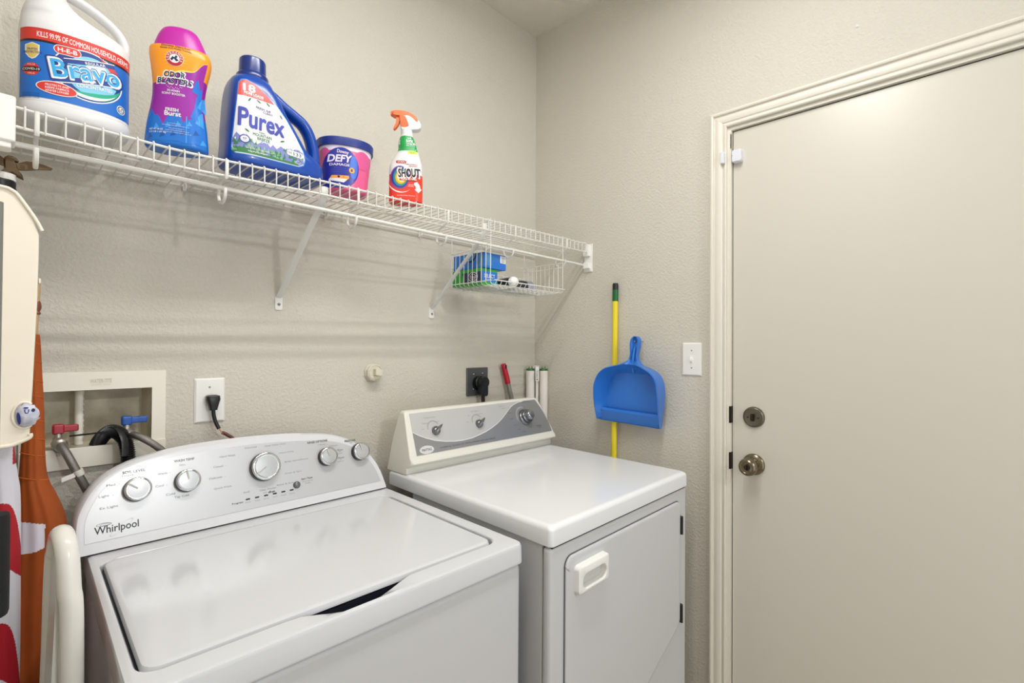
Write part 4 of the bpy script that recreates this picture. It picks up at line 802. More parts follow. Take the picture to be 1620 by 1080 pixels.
def valve(x, z, m, dirx, nm):
    g = obj('valve_body', MB().lathe([(.006, -.030), (.009, -.028), (.009, .010), (.007, .014), (.007, .022), (.001, .022)], (x, -.002, z), (0, 0, 1), 20).lathe([(.0085, 0), (.0085, .014), (.0135, .016), (.0135, .026), (.011, .028)], (x, .012, z-.004), (.15, -1, -.15), 20), MET, sb)
    mb = MB().box(x-.010, x+.010, -.010, .010, z+.019, z+.041, .004, 3).box(x+.004, x+.004+dirx, -.006, .005, z+.023, z+.038, .003, 3)
    return obj(nm, mb, m, g)
valve(-1.5720, 1.1150, REDV, .030, 'red_lever'); valve(-1.4530, 1.1215, BLUV, .036, 'blue_lever')
HB = mat('grey_braid_hose', '#8A8682', .35, .75, bump=(700, 1.0, .001))
hs = thing('supply_hose', 'braided steel hot water hose dropping from the red valve behind the washer', 'hose', (-1.57, -.03, 1.11))
obj('hose_line', MB().tube(catmull([(-1.5700, -.012, 1.116), (-1.5665, -.030, 1.108), (-1.5580, -.046, 1.090), (-1.5440, -.052, 1.055), (-1.5300, -.050, 1.020), (-1.515, -.045, .98), (-1.50, -.04, .92)], 6), .0082, 14), HB, hs, smooth=60)
obj('coupling', MB().lathe([(.0125, 0), (.0135, .002), (.0135, .012), (.010, .016), (.001, .016)], (-1.5720, -.010, 1.117), (.22, -.9, -.35), 12), MET, hs)
obj('tag_tape', MB().lathe([(.0094, 0), (.0096, .001), (.0096, .012), (.0094, .013)], (-1.5440, -.0520, 1.060), (.35, .05, -.93), 16), mat('clear_tape', '#D9D5CC', .3), hs)
obj('paper_tag', MB().box(-1.5690, -1.5460, -.058, -.0572, 1.0430, 1.0530).xf(lambda x, y, z: (x, y, z+(x+1.557)*.35)), WPLA, hs, smooth=0)
hs = thing('supply_hose', 'braided steel cold water hose curving right from the blue valve', 'hose', (-1.45, -.03, 1.12))
obj('hose_line', MB().tube(catmull([(-1.4480, -.014, 1.1195), (-1.4400, -.032, 1.1190), (-1.4250, -.045, 1.1100), (-1.4050, -.050, 1.0930), (-1.3860, -.048, 1.0700), (-1.370, -.045, 1.03), (-1.36, -.04, .96)], 6), .0080, 14), HB, hs, smooth=60)
obj('coupling', MB().lathe([(.0125, 0), (.0135, .002), (.0135, .012), (.010, .018), (.001, .018)], (-1.4540, -.006, 1.1205), (.55, -.83, -.04), 12), MET, hs)
hs = thing('drain_hose', 'black corrugated drain hose hooked over the valve box ledge', 'hose', (-1.48, -.02, 1.10))
P = catmull([(-1.5070, .030, 1.075), (-1.5030, .020, 1.100), (-1.4930, .002, 1.122), (-1.4820, -.018, 1.1320), (-1.4690, -.036, 1.1250), (-1.4600, -.044, 1.1050), (-1.4560, -.046, 1.075), (-1.455, -.046, 1.03), (-1.455, -.046, .96)], 14)
obj('corrugated_tube', MB().tube(P, [(.0152 if i % 2 else .0120) for i in range(len(P))], 16), mat('black_rubber', '#17181A', .35), hs, smooth=20)
P = catmull([(-1.5030, .014, 1.108), (-1.4930, -.006, 1.1330), (-1.4830, -.020, 1.1410), (-1.4710, -.040, 1.1360), (-1.4640, -.060, 1.1120), (-1.4640, -.066, 1.080)], 6)
obj('hose_hook', MB().tube(P, .0052, 8, flat=(.6, 1.6)), BLACKP, hs, smooth=50)
obj('cable_tie', MB().tube([(-1.5540, -.012, 1.1290), (-1.520, -.022, 1.1310), (-1.4880, -.030, 1.1330), (-1.4640, -.020, 1.1350)], .0019, 6), BLACKP, hs)

# ------------------------------------------------------------------ wall plates
def plate(cx, cz, w_, h_, k=.0055): return MB().loops([[(cx+a, -y, cz+b) for a, b in rrect(-w_/2+i, w_/2-i, -h_/2+i, h_/2-i, .002, 3, 2)] for y, i in ((0, 0), (.002, 0), (k, .004))])
ol = thing('wall_outlet', 'white wall outlet plate with a black plug, right of the valve box', 'outlet', (-1.281, 0, 1.187))
ocx, ocz = -1.2810, 1.1870
obj('cover_plate', plate(ocx, ocz, .0700, .1145), WPLA, ol)
obj('socket_face', MB().lathe([(.0170, 0), (.0170, .0065), (.0162, .0070), (.001, .0070)], (ocx+.0005, 0, ocz+.0010), (0, -1, 0), 36), mat('off_white_socket', '#DEDCD4', .35), ol)
obj('plate_screw', MB().lathe([(.0026, 0), (.002, .0012), (.0004, .0014)], (ocx-.001, -.0055, ocz+.034), (0, -1, 0), 12), mat('steel_screw_head', '#8A8A88'), ol)
pl = thing('washer_power_cord', 'black right-angle plug and cord in the white outlet above the washer', 'cord', (-1.275, -.02, 1.18))
oc = ocx+.003
L = []
for z, y0, y1, hw in ((1.2010, -.008, -.020, .0100), (1.1990, -.007, -.030, .0155), (1.1900, -.007, -.034, .0160), (1.1760, -.012, -.034, .0115), (1.1660, -.016, -.032, .0090), (1.1630, -.016, -.031, .0090)):
    L.append([(oc+hw*a, (y0+y1)/2+(y0-y1)/2*b, z) for a, b in [(math.copysign(abs(math.cos(q))**.6, math.cos(q)), math.copysign(abs(math.sin(q))**.6, math.sin(q))) for q in [2*PI*i/20 for i in range(20)]]])
obj('plug', MB().loops(L), BLACKP, pl, smooth=50)
obj('cord_line', MB().tube(catmull([(oc, -.0235, 1.166), (oc+.001, -.024, 1.150), (oc+.005, -.026, 1.132), (oc+.012, -.030, 1.114)], 5), .0048, 10), BLACKP, pl, smooth=60)
obj('warning_label', MB().tube([(oc+.0115, -.030, 1.115), (oc+.021, -.034, 1.100)], .0055, 4, flat=(.3, 1.2)), mat('copper_tag', '#B98A6C', .5), pl)
obj('cord_line', MB().tube(catmull([(oc+.018, -.033, 1.104), (oc+.028, -.038, 1.098), (oc+.045, -.045, 1.080), (oc+.05, -.045, 1.04)], 4), .0045, 10), mat('dark_red_brown_tag', '#5A2A22', .5), pl)

vc = thing('gas_stub_cap', 'round beige threaded cap with a square plug on the wall above the gap', 'pipe cap', (-.8125, 0, 1.242))
VC = mat('beige_cap_plastic', '#D6CFBC', .42)
ax = (0, -1, 0); oo = (-.8105, 0, 1.2430)
obj('collar', MB().lathe([(.029, 0), (.0295, .006), (.0265, .008), (.0265, .012), (.0285, .013), (.0285, .022), (.0262, .025), (.0245, .0253), (.0240, .0225), (.001, .0225)], oo, ax, 10), VC, vc, smooth=25)
obj('plug_disc', MB().lathe([(.0225, .022), (.0225, .0243), (.0215, .0250), (.001, .0250)], oo, ax, 36), VC, vc)
obj('square_head', MB().box(-.8195, -.7965, -.042, -.0245, 1.2350, 1.2550, .0015).xf(lambda x, y, z: (x, y, z+(x+.81)*-.12)), VC, vc)

do = thing('dryer_outlet', 'square dark grey metal dryer outlet plate beside the corner', 'outlet', (-.345, 0, 1.19))
obj('cover_plate', MB().loops([[(a, -y, b) for a, b in rrect(-.4020+i, -.2920-i, 1.1370+i, 1.2465-i, .003, 3, 2)] for y, i in ((0, 0), (.006, 0), (.0075, .0015))]), mat('gunmetal_plate', '#6A6C6E', .38, .7), do)
obj('socket_face', MB().lathe([(.028, 0), (.028, .004), (.001, .004)], (-.3480, -.0075, 1.186), (0, -1, 0), 36), BLACKP, do)
mb = MB()
for a, b in ((-.370, 1.222), (-.323, 1.224), (-.370, 1.163)): mb.lathe([(.0032, 0), (.003, .002), (.001, .003)], (a, -.0075, b), (0, -1, 0), 12)
obj('mounting_screws', mb, CHROME, do)
pc = thing('dryer_power_cord', 'thick black dryer plug and cord hanging from the grey metal outlet', 'cord', (-.345, -.04, 1.17))
mb = MB().lathe([(.0235, 0), (.0250, .003), (.0250, .010), (.0215, .012), (.0215, .020), (.0240, .022), (.0245, .032), (.022, .037), (.001, .038)], (-.3450, -.0118, 1.1900), (0.0, -1, 0), 32)
obj('plug', mb, BLACKP, pc, smooth=40)
mb = MB().loops([[(-.3450+a*s, y, 1.168+b) for a, b in rrect(-.0165, .0165, -.031, .026, .010, 5, 2)] for y, s in ((-.020, .9), (-.024, 1), (-.047, 1), (-.051, .85))])
obj('plug_housing', mb, mat('blue_black_plastic', '#15181F', .4), pc, smooth=50)
obj('cord_line', MB().tube(catmull([(-.3450, -.036, 1.145), (-.3450, -.038, 1.10), (-.345, -.045, 1.04), (-.345, -.05, .96)], 4), .0078, 12), BLACKP, pc, smooth=60)

ls = thing('light_switch', 'white toggle light switch plate beside the door casing', 'light switch', (0, -.7258, 1.2917))
scy, scz = -.7258, 1.2917
def plr(cy, cz, w_, h_, k=.0055): return MB().loops([[(-y, cy+a, cz+b) for a, b in rrect(-w_/2+i, w_/2-i, -h_/2+i, h_/2-i, .002, 3, 2)] for y, i in ((0, 0), (.002, 0), (k, .004))])
obj('cover_plate', plr(scy, scz, .0690, .1135), WPLA, ls)
obj('toggle', MB().box(-.0065, -.005, scy-.005, scy+.005, scz-.012, scz+.012, .0005).loops([[(-.005, scy+a*.0038, scz+b*.005+.004) for a, b in ((-1, -1), (1, -1), (1, 1), (-1, 1))], [(-.0145, scy+a*.0030, scz+b*.0035+.0105-.012) for a, b in ((-1, -1), (1, -1), (1, 1), (-1, 1))]]), mat('bright_white_toggle', '#F2F1EE', .3), ls)
mb = MB()
for s_ in (-1, 1): mb.lathe([(.0024, 0), (.002, .0012), (.0004, .0014)], (-.0055, scy, scz+s_*.030), (-1, 0, 0), 12)
obj('plate_screws', mb, mat('steel_screw_head', '#8A8A88'), ls)

# ------------------------------------------------------------------ broom, dustpan, mop, tubes
br = thing('broom', 'yellow broom pole with green collar leaning on the right wall behind the dustpan', 'broom', (-.0175, -.428, 0))
obj('pole', MB().tube([(-.034, -.431, .06), (-.0165, -.4275, 1.512)], .0108, 18), mat('yellow_enamel', '#E9D42A', .35), br, smooth=60)
obj('collar', MB().tube([(-.0165, -.4275, 1.508), (-.0160, -.4273, 1.552)], .0114, 18), mat('green_collar', '#12602F', .35), br, smooth=60)
obj('end_cap', MB().lathe([(.0112, 0), (.0112, .020), (.0095, .0265), (.001, .0275)], (-.0160, -.4273, 1.551), (0, 0, 1), 18), BLACKP, br)
obj('bristle_block', MB().box(-.060, -.018, -.515, -.30, .05, .09, .006), mat('green_collar', '#12602F'), br)
obj('bristles', MB().box(-.066, -.015, -.517, -.29, .002, .052, .004), mat('straw_bristle', '#B79F55', .8, bump=(400, .8, .002)), br)

dp = thing('dustpan', 'bright blue plastic dustpan hanging on the right wall beside the switch', 'dustpan', (-.03, -.535, 1.365))
DB = mat('bright_blue_plastic', '#2B74CE', .34, coat=.15)
# outline of the rim in (a across, z): a>0 is towards the camera side (-y)
DC = -.5235
half = [(-.1305, 1.052), (-.1330, 1.090), (-.1340, 1.150), (-.1290, 1.195), (-.1160, 1.228), (-.0920, 1.250), (-.0600, 1.2620), (-.0340, 1.2700), (-.0190, 1.2850), (-.0145, 1.305), (-.0175, 1.330), (-.0185, 1.350), (-.0140, 1.364), (-.0050, 1.3715)]
left = [(float(a), float(b)) for a, b in catmull(half, 4)]
rim = left+[(-a, b) for a, b in left[::-1]]
def yv(a, z): return DC-a-(z-1.2)*.10
def tz(a, z): return z-.03*a
depthf = lambda z: min(1, max(0, (z-1.045)/.14))**.6
outer, rim2, inner, floor_ = [], [], [], []
fc = (0, 1.165)
for a, z in rim:
    dpt = .016+.052*depthf(z); t_ = 0 if z < 1.255 else min(1, (z-1.255)/.03)
    back = -.030
    outer.append((-.028-.010*t_, yv(a*.93, z), tz(a, z-.004*(1-t_))))
    xr_ = -(.034+dpt)*(1-t_)-(.058)*t_
    rim2.append((xr_, yv(a, z), tz(a, z)))
    k = (.965 if t_ < .5 else .72); inner.append((xr_-.001, yv(a*k, fc[1]+(z-fc[1])*(.975 if t_ < .5 else .99)), tz(a, fc[1]+(z-fc[1])*(.975 if t_ < .5 else .992))))
    fz = min(z, 1.262); ka = .82
    floor_.append((-.036 if t_ < .5 else xr_+.010, yv(a*ka if t_ < .5 else a*.35, fc[1]+(fz-fc[1])*.70 if t_ < .5 else z), tz(a, (1.070 if z < 1.10 else fc[1]+(fz-fc[1])*.72) if t_ < .5 else fc[1]+(z-fc[1])*.985)))
mb = MB().loops([outer, rim2, inner, floor_], cap0=False, cap1=False, closed=False)
n_ = len(rim)
# floor plate: bridge left and right halves row by row, ramped bottom lip
half_n = len(left)
rows = []
for i in range(half_n):
    A, B = Vector(floor_[i]), Vector(floor_[n_-1-i]); rows.append([tuple(A.lerp(B, j/8)) for j in range(9)])
mb.loops(rows, cap0=False, cap1=False, closed=False)
rows = []
for i in range(half_n):
    A, B = Vector(outer[i]), Vector(outer[n_-1-i]); rows.append([tuple(A.lerp(B, j/8)) for j in range(9)])
mb.loops(rows, cap0=False, cap1=False, closed=False)
mb.xf(lambda x, y, z: (x-.006, y, z)); obj('pan', mb, DB, dp, smooth=60)
lipA = [(-.1320, 1.098), (.1320, 1.098)]; L = []
for a in [-.1265+.253*i/12 for i in range(13)]:
    L.append([(-.052, yv(a, 1.10), tz(a, 1.0985)), (-.059, yv(a, 1.09), tz(a, 1.0905)), (-.046, yv(a*.995, 1.05), tz(a, 1.0530)), (-.041, yv(a*.99, 1.05), tz(a, 1.0480)), (-.034, yv(a*.99, 1.05), tz(a, 1.0500)), (-.040, yv(a, 1.09), tz(a, 1.090))])
obj('scoop_lip', MB().loops(L).xf(lambda x, y, z: (x-.006, y, z)), DB, dp, smooth=50)
obj('handle_rib', MB().tube(catmull([(-.050, yv(0, 1.235), 1.236), (-.060, yv(0, 1.262), 1.262), (-.062, yv(0, 1.29), 1.292), (-.058, yv(0, 1.33), 1.330)], 4), [.003]+[.0055]*11+[.003], 10), DB, dp, smooth=60)
obj('hang_hole', MB().lathe([(.0035, 0), (.0035, .004), (.001, .004)], (-.0585, yv(0, 1.352), 1.353), (-1, 0, 0), 14), mat('dark_gap', '#15161A'), dp)
nail = thing('nail', 'small nail holding the blue dustpan on the wall', 'nail', (0, -.54, 1.352)); obj('nail_shaft', MB().lathe([(.0016, 0), (.0016, .060), (.003, .061), (.003, .063), (.001, .064)], (0, yv(0, 1.352), 1.353), (-1, 0, 0), 10), CHROME, nail)

mp = thing('mop_handle', 'grey mop handle with a red grip leaning behind the dryer', 'mop', (-.20, -.04, 0))
a_, b_ = Vector((-.2165, -.0190, 1.2600)), Vector((-.1780, -.0330, 1.105))
obj('handle_pole', MB().tube([a_+(b_-a_)*.52, a_+(b_-a_)*2.05, a_+(b_-a_)*3.6, (-.035, -.120, .012)], .0100, 18), mat('grey_metal_pole', '#8B8B86', .35, .4), mp, smooth=60)
obj('grip', MB().tube([a_, a_+(b_-a_)*.04, a_+(b_-a_)*.2, a_+(b_-a_)*.5, a_+(b_-a_)*.53], [.0080, .0110, .0115, .0120, .0115], 20), mat('red_grip', '#B4132C', .35), mp, smooth=50)
obj('grip_hole', MB().box(-.2170, -.2080, -.0325, -.028, 1.237, 1.255, .003), DARK, mp)
TUB = mat('frosted_tube_glass', '#E9E4DC', .3); TG = mat('green_end_cap', '#1D6B2A', .35)
for k, (tx, ty, lb) in enumerate(((-.0605, -.0300, 'left'), (-.0220, -.0720, 'right'))):
    o = thing('fluorescent_tube', 'long white fluorescent tube standing in the corner, %s one of the pair' % lb, 'light tube', (tx, ty, 0), group=None)
    obj('glass_tube', MB().tube([(tx, ty, .022), (tx, ty, 1.2280)], .0187, 24), TUB, o, smooth=60)
    obj('end_cap', MB().lathe([(.0192, 0), (.0192, .003), (.0165, .008), (.012, .0095), (.001, .0095)], (tx, ty, 1.2275), (0, 0, 1), 24), TG, o)
    obj('end_cap', MB().lathe([(.0192, 0), (.0192, .003), (.0165, .008), (.012, .0095), (.001, .0095)], (tx, ty, .0225), (0, 0, -1), 24), TG, o)
    mb = MB()
    for s_ in (-1, 1): mb.lathe([(.0022, 0), (.0022, .008), (.001, .0085)], (tx+s_*.0045, ty-s_*.0045, 1.2365), (0, 0, 1), 8)
    obj('contact_pins', mb, mat('brass_pins', '#8FA070', .3, .7), o)
cl = thing('tube_clip', 'white folded cardboard strip between the two fluorescent tubes', 'clip', (-.045, -.055, 1.16))
cdir = Vector((.0385, -.042, 0)).normalized(); cn = Vector((-.042, -.0385, 0)).normalized(); cc = Vector((-.0412, -.0510, 0))+cn*.0175
def cbx(a0, a1, h0, h1, z0, z1): return MB().loops([[tuple(cc+cdir*a+cn*h+Vector((0, 0, z))) for a, h in ((a0, h0), (a1, h0), (a1, h1), (a0, h1))] for z in (z0, z1)])
mb = cbx(-.0070, .0080, -.001, .0015, 1.182, 1.2480); mb2 = cbx(-.015, .010, -.022, .0015, 1.2460, 1.2490); mb.add(mb2.v, mb2.f)
sl = obj('sleeve', mb, WPLA, cl, smooth=0)
pr = Print(.0003, .0001); pr.text('F40T12', 0, 0, 0, w=.032, h=.006, bold=.020); pr.ell(-.022, 0, .003, .003, 1)
pr.out('sleeve_print', [INKL, INK], sl, lambda u, v, h: tuple(cc+cdir*(-v)+cn*(.0015+h)+Vector((0, 0, 1.212+u))))
mb = cbx(-.0060, .0060, -.014, -.0035, .02, 1.2300); obj('spacer_strip', mb, mat('white_card', '#DEDBD4', .5), cl, smooth=0)

# ------------------------------------------------------------------ door sensors
sn = thing('door_sensor', 'rounded white contact sensor stuck on the top corner of the door', 'sensor', (.012, -.874, 1.957))
obj('sensor_body', MB().loops([[(.012-h, -.8745+a, 1.9565+b) for a, b in rrect(-.0155+i, .0155-i, -.0205+i, .0205-i, .007, 5, 2)] for h, i in ((0, 0), (.018, .0), (.022, .003))]), mat('cool_white_plastic', '#DBDDE6', .35), sn, smooth=50)
obj('indicator_dot', MB().lathe([(.0014, 0), (.0012, .0006), (.0004, .0008)], (-.0099, -.8625, 1.958), (-1, 0, 0), 10), INKL, sn)
sn = thing('sensor_magnet', 'small white sensor magnet on the door casing beside the contact sensor', 'sensor', (-.013, -.8385, 1.955))
obj('magnet_body', MB().loops([[(-.0125-h, -.8350+a, 1.9550+b) for a, b in rrect(-.0062+i, .0062-i, -.0195+i, .0195-i, .004, 4, 2)] for h, i in ((0, 0), (.010, .0), (.013, .002))]), mat('cool_white_plastic', '#DBDDE6'), sn, smooth=50)

# ------------------------------------------------------------------ left corner: bag dispenser, flags, folded stool, pole
bd = thing('bag_dispenser', 'tall off-white plastic bag holder on the left wall in front of the flags', 'bag holder', (X0, -.3, 1.36))
BD = mat('ivory_plastic', '#EDE4D4', .38)
sil = [(X0+.0006, 1.165), (-1.6560, 1.1645), (-1.6310, 1.1740), (-1.6262, 1.1790), (-1.6235, 1.260), (-1.6195, 1.400), (-1.6185, 1.470), (-1.6185, 1.512), (-1.6260, 1.535), (-1.6430, 1.570), (-1.6500, 1.578), (-1.6640, 1.5815), (X0+.0006, 1.5815)]
cxs = (-1.70, 1.36)
FY, BY = -.345, -.250
def sl_(y, d): return [(max(X0+.0004, cxs[0]+(a-cxs[0])*(1-d/.08)), y, cxs[1]+(b-cxs[1])*(1-d/.21)) for a, b in sil]
mb = MB().loops([sl_(BY, 0), sl_(FY+.008, 0), sl_(FY+.001, .001), sl_(FY, .004)]); bdo = obj('holder_body', mb, BD, bd, smooth=40)
# raised end lips
def lipm(P, wd):
    return MB().tube(catmull([(a, FY-.001, b) for a, b in P], 4), wd, 8, flat=(1, 1))
obj('top_lip', lipm([(X0+.001, 1.5805), (-1.664, 1.5795), (-1.651, 1.5760), (-1.6430, 1.5680), (-1.6240, 1.5360), (-1.6155, 1.5170)], .0028), BD, bd, smooth=60)
obj('bottom_lip', lipm([(X0+.001, 1.1700), (-1.656, 1.1690), (-1.6400, 1.1730), (-1.6265, 1.1800), (-1.6260, 1.186)], .0032), BD, bd, smooth=60)
obj('side_tab', MB().box(-1.6185, -1.6155, -.335, -.30, 1.432, 1.440, .001), BD, bd)
oc_ = (-1.6330, 1.2165)
P = [(oc_[0]+.0135*math.cos(a), FY-.0005, oc_[1]+.0210*math.sin(a)) for a in [PI*.30+1.40*PI*i/20 for i in range(21)]]
obj('opening_rim', MB().tube(P, .0022, 8), BD, bd, smooth=60)
pg = thing('plastic_bags', 'crumpled white plastic bags with blue print poking out of the bag holder', 'plastic bag', (-1.63, -.345, 1.215))
random.seed(11); L = []
for i in range(7):
    h = .001+.0018*i; s_ = [1, 1.02, .95, .85, .7, .5, .2][i]; L.append([(oc_[0]+.002+(.0115+.0015*math.sin(5*a+i))*s_*math.cos(a)+(.003 if math.cos(a) > .5 else 0), FY-h, oc_[1]+.0185*s_*math.sin(a)*(1+.08*math.sin(7*a+2*i))) for a in [2*PI*j/28 for j in range(28)]])
pb = obj('bag_bundle', MB().loops(L), mat('translucent_white_film', '#C9CBD8', .3, vary=('#B6B9CC', 90)), pg, smooth=25)
mb = MB().loops([[(-1.6330, FY-.008, 1.200), (-1.6330, FY-.010, 1.203)], [(-1.6240, FY-.016, 1.2040), (-1.6240, FY-.019, 1.2100)], [(-1.6150, FY-.017, 1.2120), (-1.6150, FY-.018, 1.2135)]], cap0=False, cap1=False, closed=False)
obj('loose_corner', mb, mat('translucent_white_film', '#C9CBD8'), pb, smooth=0)
pr = Print(.0006, .0001)
pr.ell(-.0085, -.004, .0022, .0100, 0, 0, rot=.1); pr.ring(.0005, .0085, .0030, .0055, .0014, 0, 0, a0=PI*.9, a1=2.1*PI); pr.ell(.0080, .0080, .0022, .0030, 1, 0); pr.ell(-.0005, .0125, .003, .0015, 0, 0)
pr.out('bag_print', [mat('bag_blue_ink', '#27307E', .4), NAV], pb, lambda u, v, h: (oc_[0]+.002+u, FY-.0085-h-.0030*max(0, 1-(u*u/.00012+v*v/.0003)), oc_[1]+v))

# flags
def flag(name, lb, rows, axis_y, col_fn, mats, thick=.02, ncat='flag', folds=5, ph=0.):
    o = thing(name, lb, ncat, ((rows[-1][1]+rows[-1][2])/2, axis_y, 0))
    Rr = [tuple(map(float, r)) for r in catmull(rows, 8)]; zs = np.concatenate([np.arange(Rr[0][0], .70, .03), np.arange(.70, Rr[-1][0]+.0001, .0016)]); A_ = np.array(Rr); Rr = [(float(z),)+tuple(float(np.interp(z, A_[:, 0], A_[:, i])) for i in (1, 2, 3)) for z in zs]; N = 150; mb = MB(); L = []
    for k, (z, xl, xr, d) in enumerate(Rr):
        a = (xr-xl)/2; xc = (xl+xr)/2; lp_ = []
        for j in range(N):
            t_ = 2*PI*j/N; rp = 1+.07*math.sin(folds*t_+ph+z*5)+.03*math.sin(11*t_+z*9); lp_.append((xc+a*math.cos(t_)*(1+.0*rp), axis_y+d*math.sin(t_)*rp, z))
        L.append(lp_)
    mb.loops(L)
    for i, f in enumerate(mb.f):
        c = [sum(mb.v[q][k] for q in f)/len(f) for k in range(3)]; mb.m[i] = col_fn(c[0], c[2])
    return o, obj('cloth', mb, mats, o, smooth=60)
ORF = mat('burnt_orange_cloth', '#A54C09', .75, bump=(260, .25, .001), vary=('#8E3F07', 9)); WHF = mat('white_flag_cloth', '#DCDAE4', .7, bump=(260, .2, .001)); RDF = mat('red_flag_cloth', '#B00E22', .7, bump=(260, .25, .001))
rows = [(.02, -1.645, -1.590, .02), (.30, -1.655, -1.575, .03), (.70, -1.650, -1.572, .035), (.840, -1.648, -1.566, .036), (.925, -1.643, -1.5630, .036), (.985, -1.640, -1.5660, .034), (1.030, -1.638, -1.5790, .030), (1.060, -1.636, -1.5905, .024), (1.090, -1.634, -1.5960, .019), (1.140, -1.632, -1.5985, .016), (1.200, -1.630, -1.6000, .014), (1.260, -1.628, -1.6030, .012), (1.320, -1.6255, -1.6060, .0105), (1.3480, -1.6240, -1.6080, .009), (1.3500, -1.622, -1.610, .007)]
def oc_fn(x, z):
    t = (x+1.647)/.047
    return 1 if x < -1.598 and .941-.006*math.sin(PI*min(1, max(0, t))) < z < 1.000-.013*t else 0
fo_, cl_ = flag('rolled_flag', 'burnt orange flag with a white mark rolled around its pole, left of the washer', rows, -.130, oc_fn, [ORF, WHF], folds=3)
mb = MB()
for z in (1.335, 1.300, 1.262, 1.232, 1.185, 1.150, 1.118, 1.072):
    xl, xr, d = (float(np.interp(z, [r[0] for r in rows], [r[i] for r in rows])) for i in (1, 2, 3))
    pts_ = [((xl+xr)/2+((xr-xl)/2+.0006)*math.cos(a), -.130-(d*1.05)*abs(math.sin(a)), z+.006*math.cos(a)*-1) for a in [PI*i/12 for i in range(13)]]
    mb.tube(pts_, .0008, 4)
obj('wrap_seams', mb, mat('orange_seam', '#C4671F', .7), fo_, kind='stuff')
obj('flag_pole', MB().tube([(-1.6165, -.130, 1.34), (-1.6130, -.130, 1.455)], .0055, 14), mat('tan_wood_pole', '#B79A72', .5), fo_, smooth=60)
obj('finial', MB().lathe([(.0045, 0), (.0062, .003), (.0045, .006), (.0068, .014), (.0062, .022), (.004, .028), (.001, .030)], (-1.6128, -.130, 1.388), (0, 0, 1), 18), mat('red_brown_finial', '#7A4030', .4), fo_)
rows = [(.02, -1.700, -1.650, .03), (.40, -1.700, -1.6330, .035), (.75, -1.698, -1.6305, .037), (.95, -1.696, -1.6315, .037), (1.060, -1.694, -1.6330, .035), (1.100, -1.692, -1.6370, .032), (1.150, -1.690, -1.6420, .028), (1.30, -1.686, -1.648, .022), (1.50, -1.680, -1.652, .016), (1.600, -1.675, -1.655, .012)]
def rd_fn(x, z):
    t = max(0, (x+1.662)/.029); c = t**4
    if z > 1.120 and x > -1.6440: return 0
    b = [1.058-.075*c, .950-.030*t**2, .854-.090*c, .759-.04*t**2, .64-.09*c, .55, .40-.08*c, .30]
    k = sum(1 for q in b if z < q)
    return 1 if k % 2 == 0 else 0
fo_, cl_ = flag('rolled_flag', 'red and white striped flag furled on its pole at the far left edge', rows, -.215, rd_fn, [RDF, WHF], folds=4, ph=1.)
obj('flag_pole', MB().tube([(-1.6640, -.215, 1.56), (-1.6640, -.215, 1.630)], .0090, 18), mat('white_painted_pole', '#C9C6BE', .5), fo_, smooth=60)
obj('black_collar', MB().lathe([(.0190, 0), (.0205, .003), (.0190, .009), (.0205, .015), (.0190, .021), (.0195, .029), (.014, .033), (.001, .033)], (-1.6640, -.215, 1.588), (0, 0, 1), 28), BLACKP, fo_)
obj('white_ring', MB().lathe([(.0150, 0), (.0150, .011), (.010, .013), (.001, .013)], (-1.6600, -.215, 1.6200), (0, 0, 1), 24), WPLA, fo_)
EG = mat('bronze_eagle', '#5E4A32', .42, .5)
ex_, ez_ = -1.6505, 1.6495
body_p = [(-.009, -.024), (-.015, -.026), (-.018, -.020), (-.011, -.012), (-.012, .002), (-.011, .012), (-.006, .0165), (.000, .0170), (.006, .0145), (.0095, .0090), (.0060, .0105), (.0040, .0070), (.0070, .001), (.0085, -.008), (.0150, -.018), (.0170, -.0265), (.0080, -.0230), (.000, -.0180)]
wing = [(.003, .000), (.010, .006), (.018, .0105), (.030, .0120), (.042, .0100), (.0530, .0065), (.0510, .0040), (.0420, .0020), (.0330, .0000), (.0250, -.0030), (.0150, -.0060), (.005, -.007)]
eag = obj('eagle_finial', MB().loops([[(ex_+a*s, -.215+h, ez_+b*s) for a, b in body_p] for h, s in ((-.007, .68), (-.004, .88), (.004, .88), (.007, .68))]), EG, fo_, smooth=50)
for s_ in (1, -1):
    obj('wing', MB().loops([[(ex_+s_*a, -.215+h-.10*(a-.02)*s_*0, ez_+b+(.0 if s_ > 0 else a*.22)) for a, b in wing] for h in (-.0035, .0035)]), EG, eag, smooth=30)

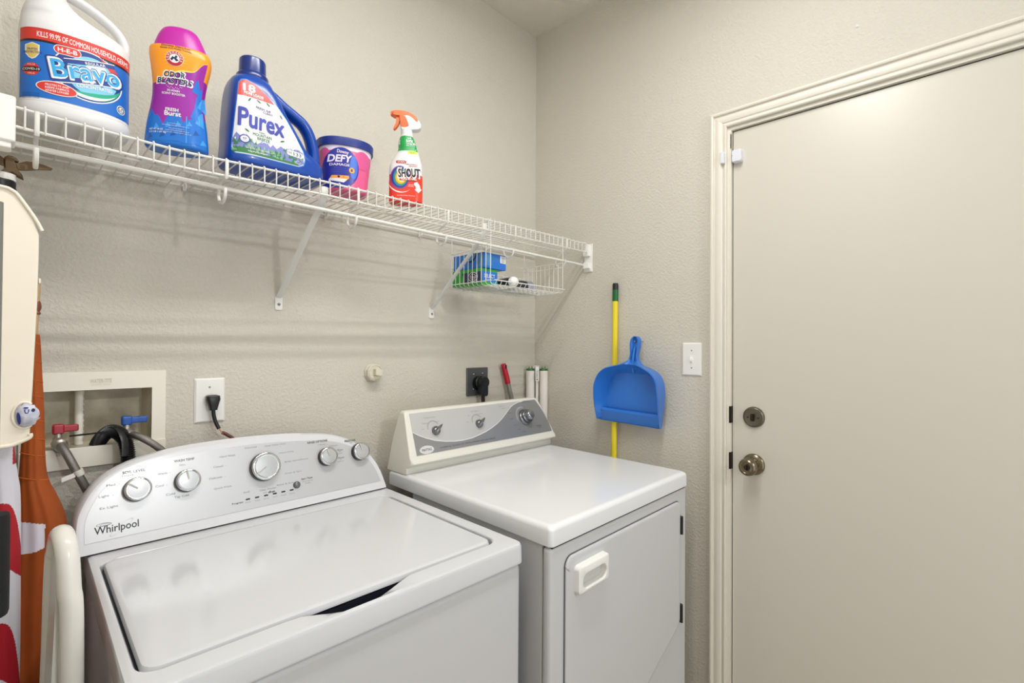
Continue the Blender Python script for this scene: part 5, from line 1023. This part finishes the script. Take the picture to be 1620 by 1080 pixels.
# folded stool standing on edge between washer and wall
st = thing('folding_stool', 'white plastic folded stool standing on end between washer and flags', 'stool', (-1.595, -.46, 0))
GP = mat('glossy_white_plastic', '#E6E3DB', .16, coat=.4)
P = catmull([(-1.5850, -.500, .0), (-1.5815, -.500, .50), (-1.5835, -.500, .90), (-1.5870, -.497, .975), (-1.5890, -.488, 1.022), (-1.5915, -.470, 1.040), (-1.5935, -.445, 1.040), (-1.5955, -.425, 1.012), (-1.5975, -.418, .95), (-1.604, -.41, .50), (-1.612, -.40, .0)], 8)
obj('rail', MB().tube(P, .0140, 24, flat=(1, 1.05)), GP, st, smooth=60)
mb = MB().loops([[(-1.5925+dx_-.030*(1-z/1.04), y, z) for dx_, y in ((-.006, -.488), (.0, -.488), (-.004, -.425), (-.010, -.425))] for z in (.02, .5, .85, .98, 1.022)])
obj('side_panel', mb, mat('satin_white_plastic', '#D9D8CF', .35), st, smooth=40)
# grey pole with black foam grip, nearest the camera at the left edge
gp = thing('grey_pole', 'thin grey metal pole with a black foam sleeve at the very left edge', 'pole', (-1.665, -.62, 0))
obj('pole', MB().tube([(-1.6672, -.62, .0), (-1.6668, -.62, 1.50)], .0072, 18), mat('grey_metal_pole', '#8B8B86'), gp, smooth=60)
obj('foam_sleeve', MB().lathe([(.0165, 0), (.0175, .004), (.0178, .08), (.0175, .114), (.0165, .119), (.001, .120)], (-1.6672, -.62, 1.0110), (0, 0, 1), 24), mat('black_foam', '#101113', .85, bump=(600, .6, .001)), gp, smooth=50)

# bag on the floor beside the dryer
bg_ = thing('tote_bag', 'small dark maroon patterned bag on the floor right of the dryer', 'bag', (-.075, -.60, 0))
R = [(0, -.045, .045, .070, 3), (.01, -.05, .05, .08, 3), (.15, -.048, .048, .075, 3), (.225, -.035, .040, .05, 2.4), (.240, -.02, .03, .03, 2)]
lf = Loft(R, 4); mb = lf.build(); mb.xf(lambda x, y, z: (x-.075, y-.60, z)); obj('bag_body', mb, mat('maroon_cloth', '#3A1418', .8, vary=('#6A4A48', 60)), bg_, smooth=50)
obj('bag_strap', MB().tube(catmull([(-.095, -.62, .20), (-.090, -.622, .245), (-.060, -.620, .268), (-.042, -.618, .240), (-.048, -.615, .19)], 5), .005, 8, flat=(.6, 1.6)), mat('maroon_cloth', '#3A1418'), bg_, smooth=50)
# ceiling-corner speck of the wall: anchor left above the door
an = thing('wall_anchor', 'small white screw anchor in the wall above the door', 'anchor', (0, -1.1989, 2.2354))
obj('anchor_plug', MB().lathe([(.0035, 0), (.0030, .003), (.0015, .0035), (.0010, .001)], (0, -1.1989, 2.2354), (-1, 0, 0), 12), WPLA, an)
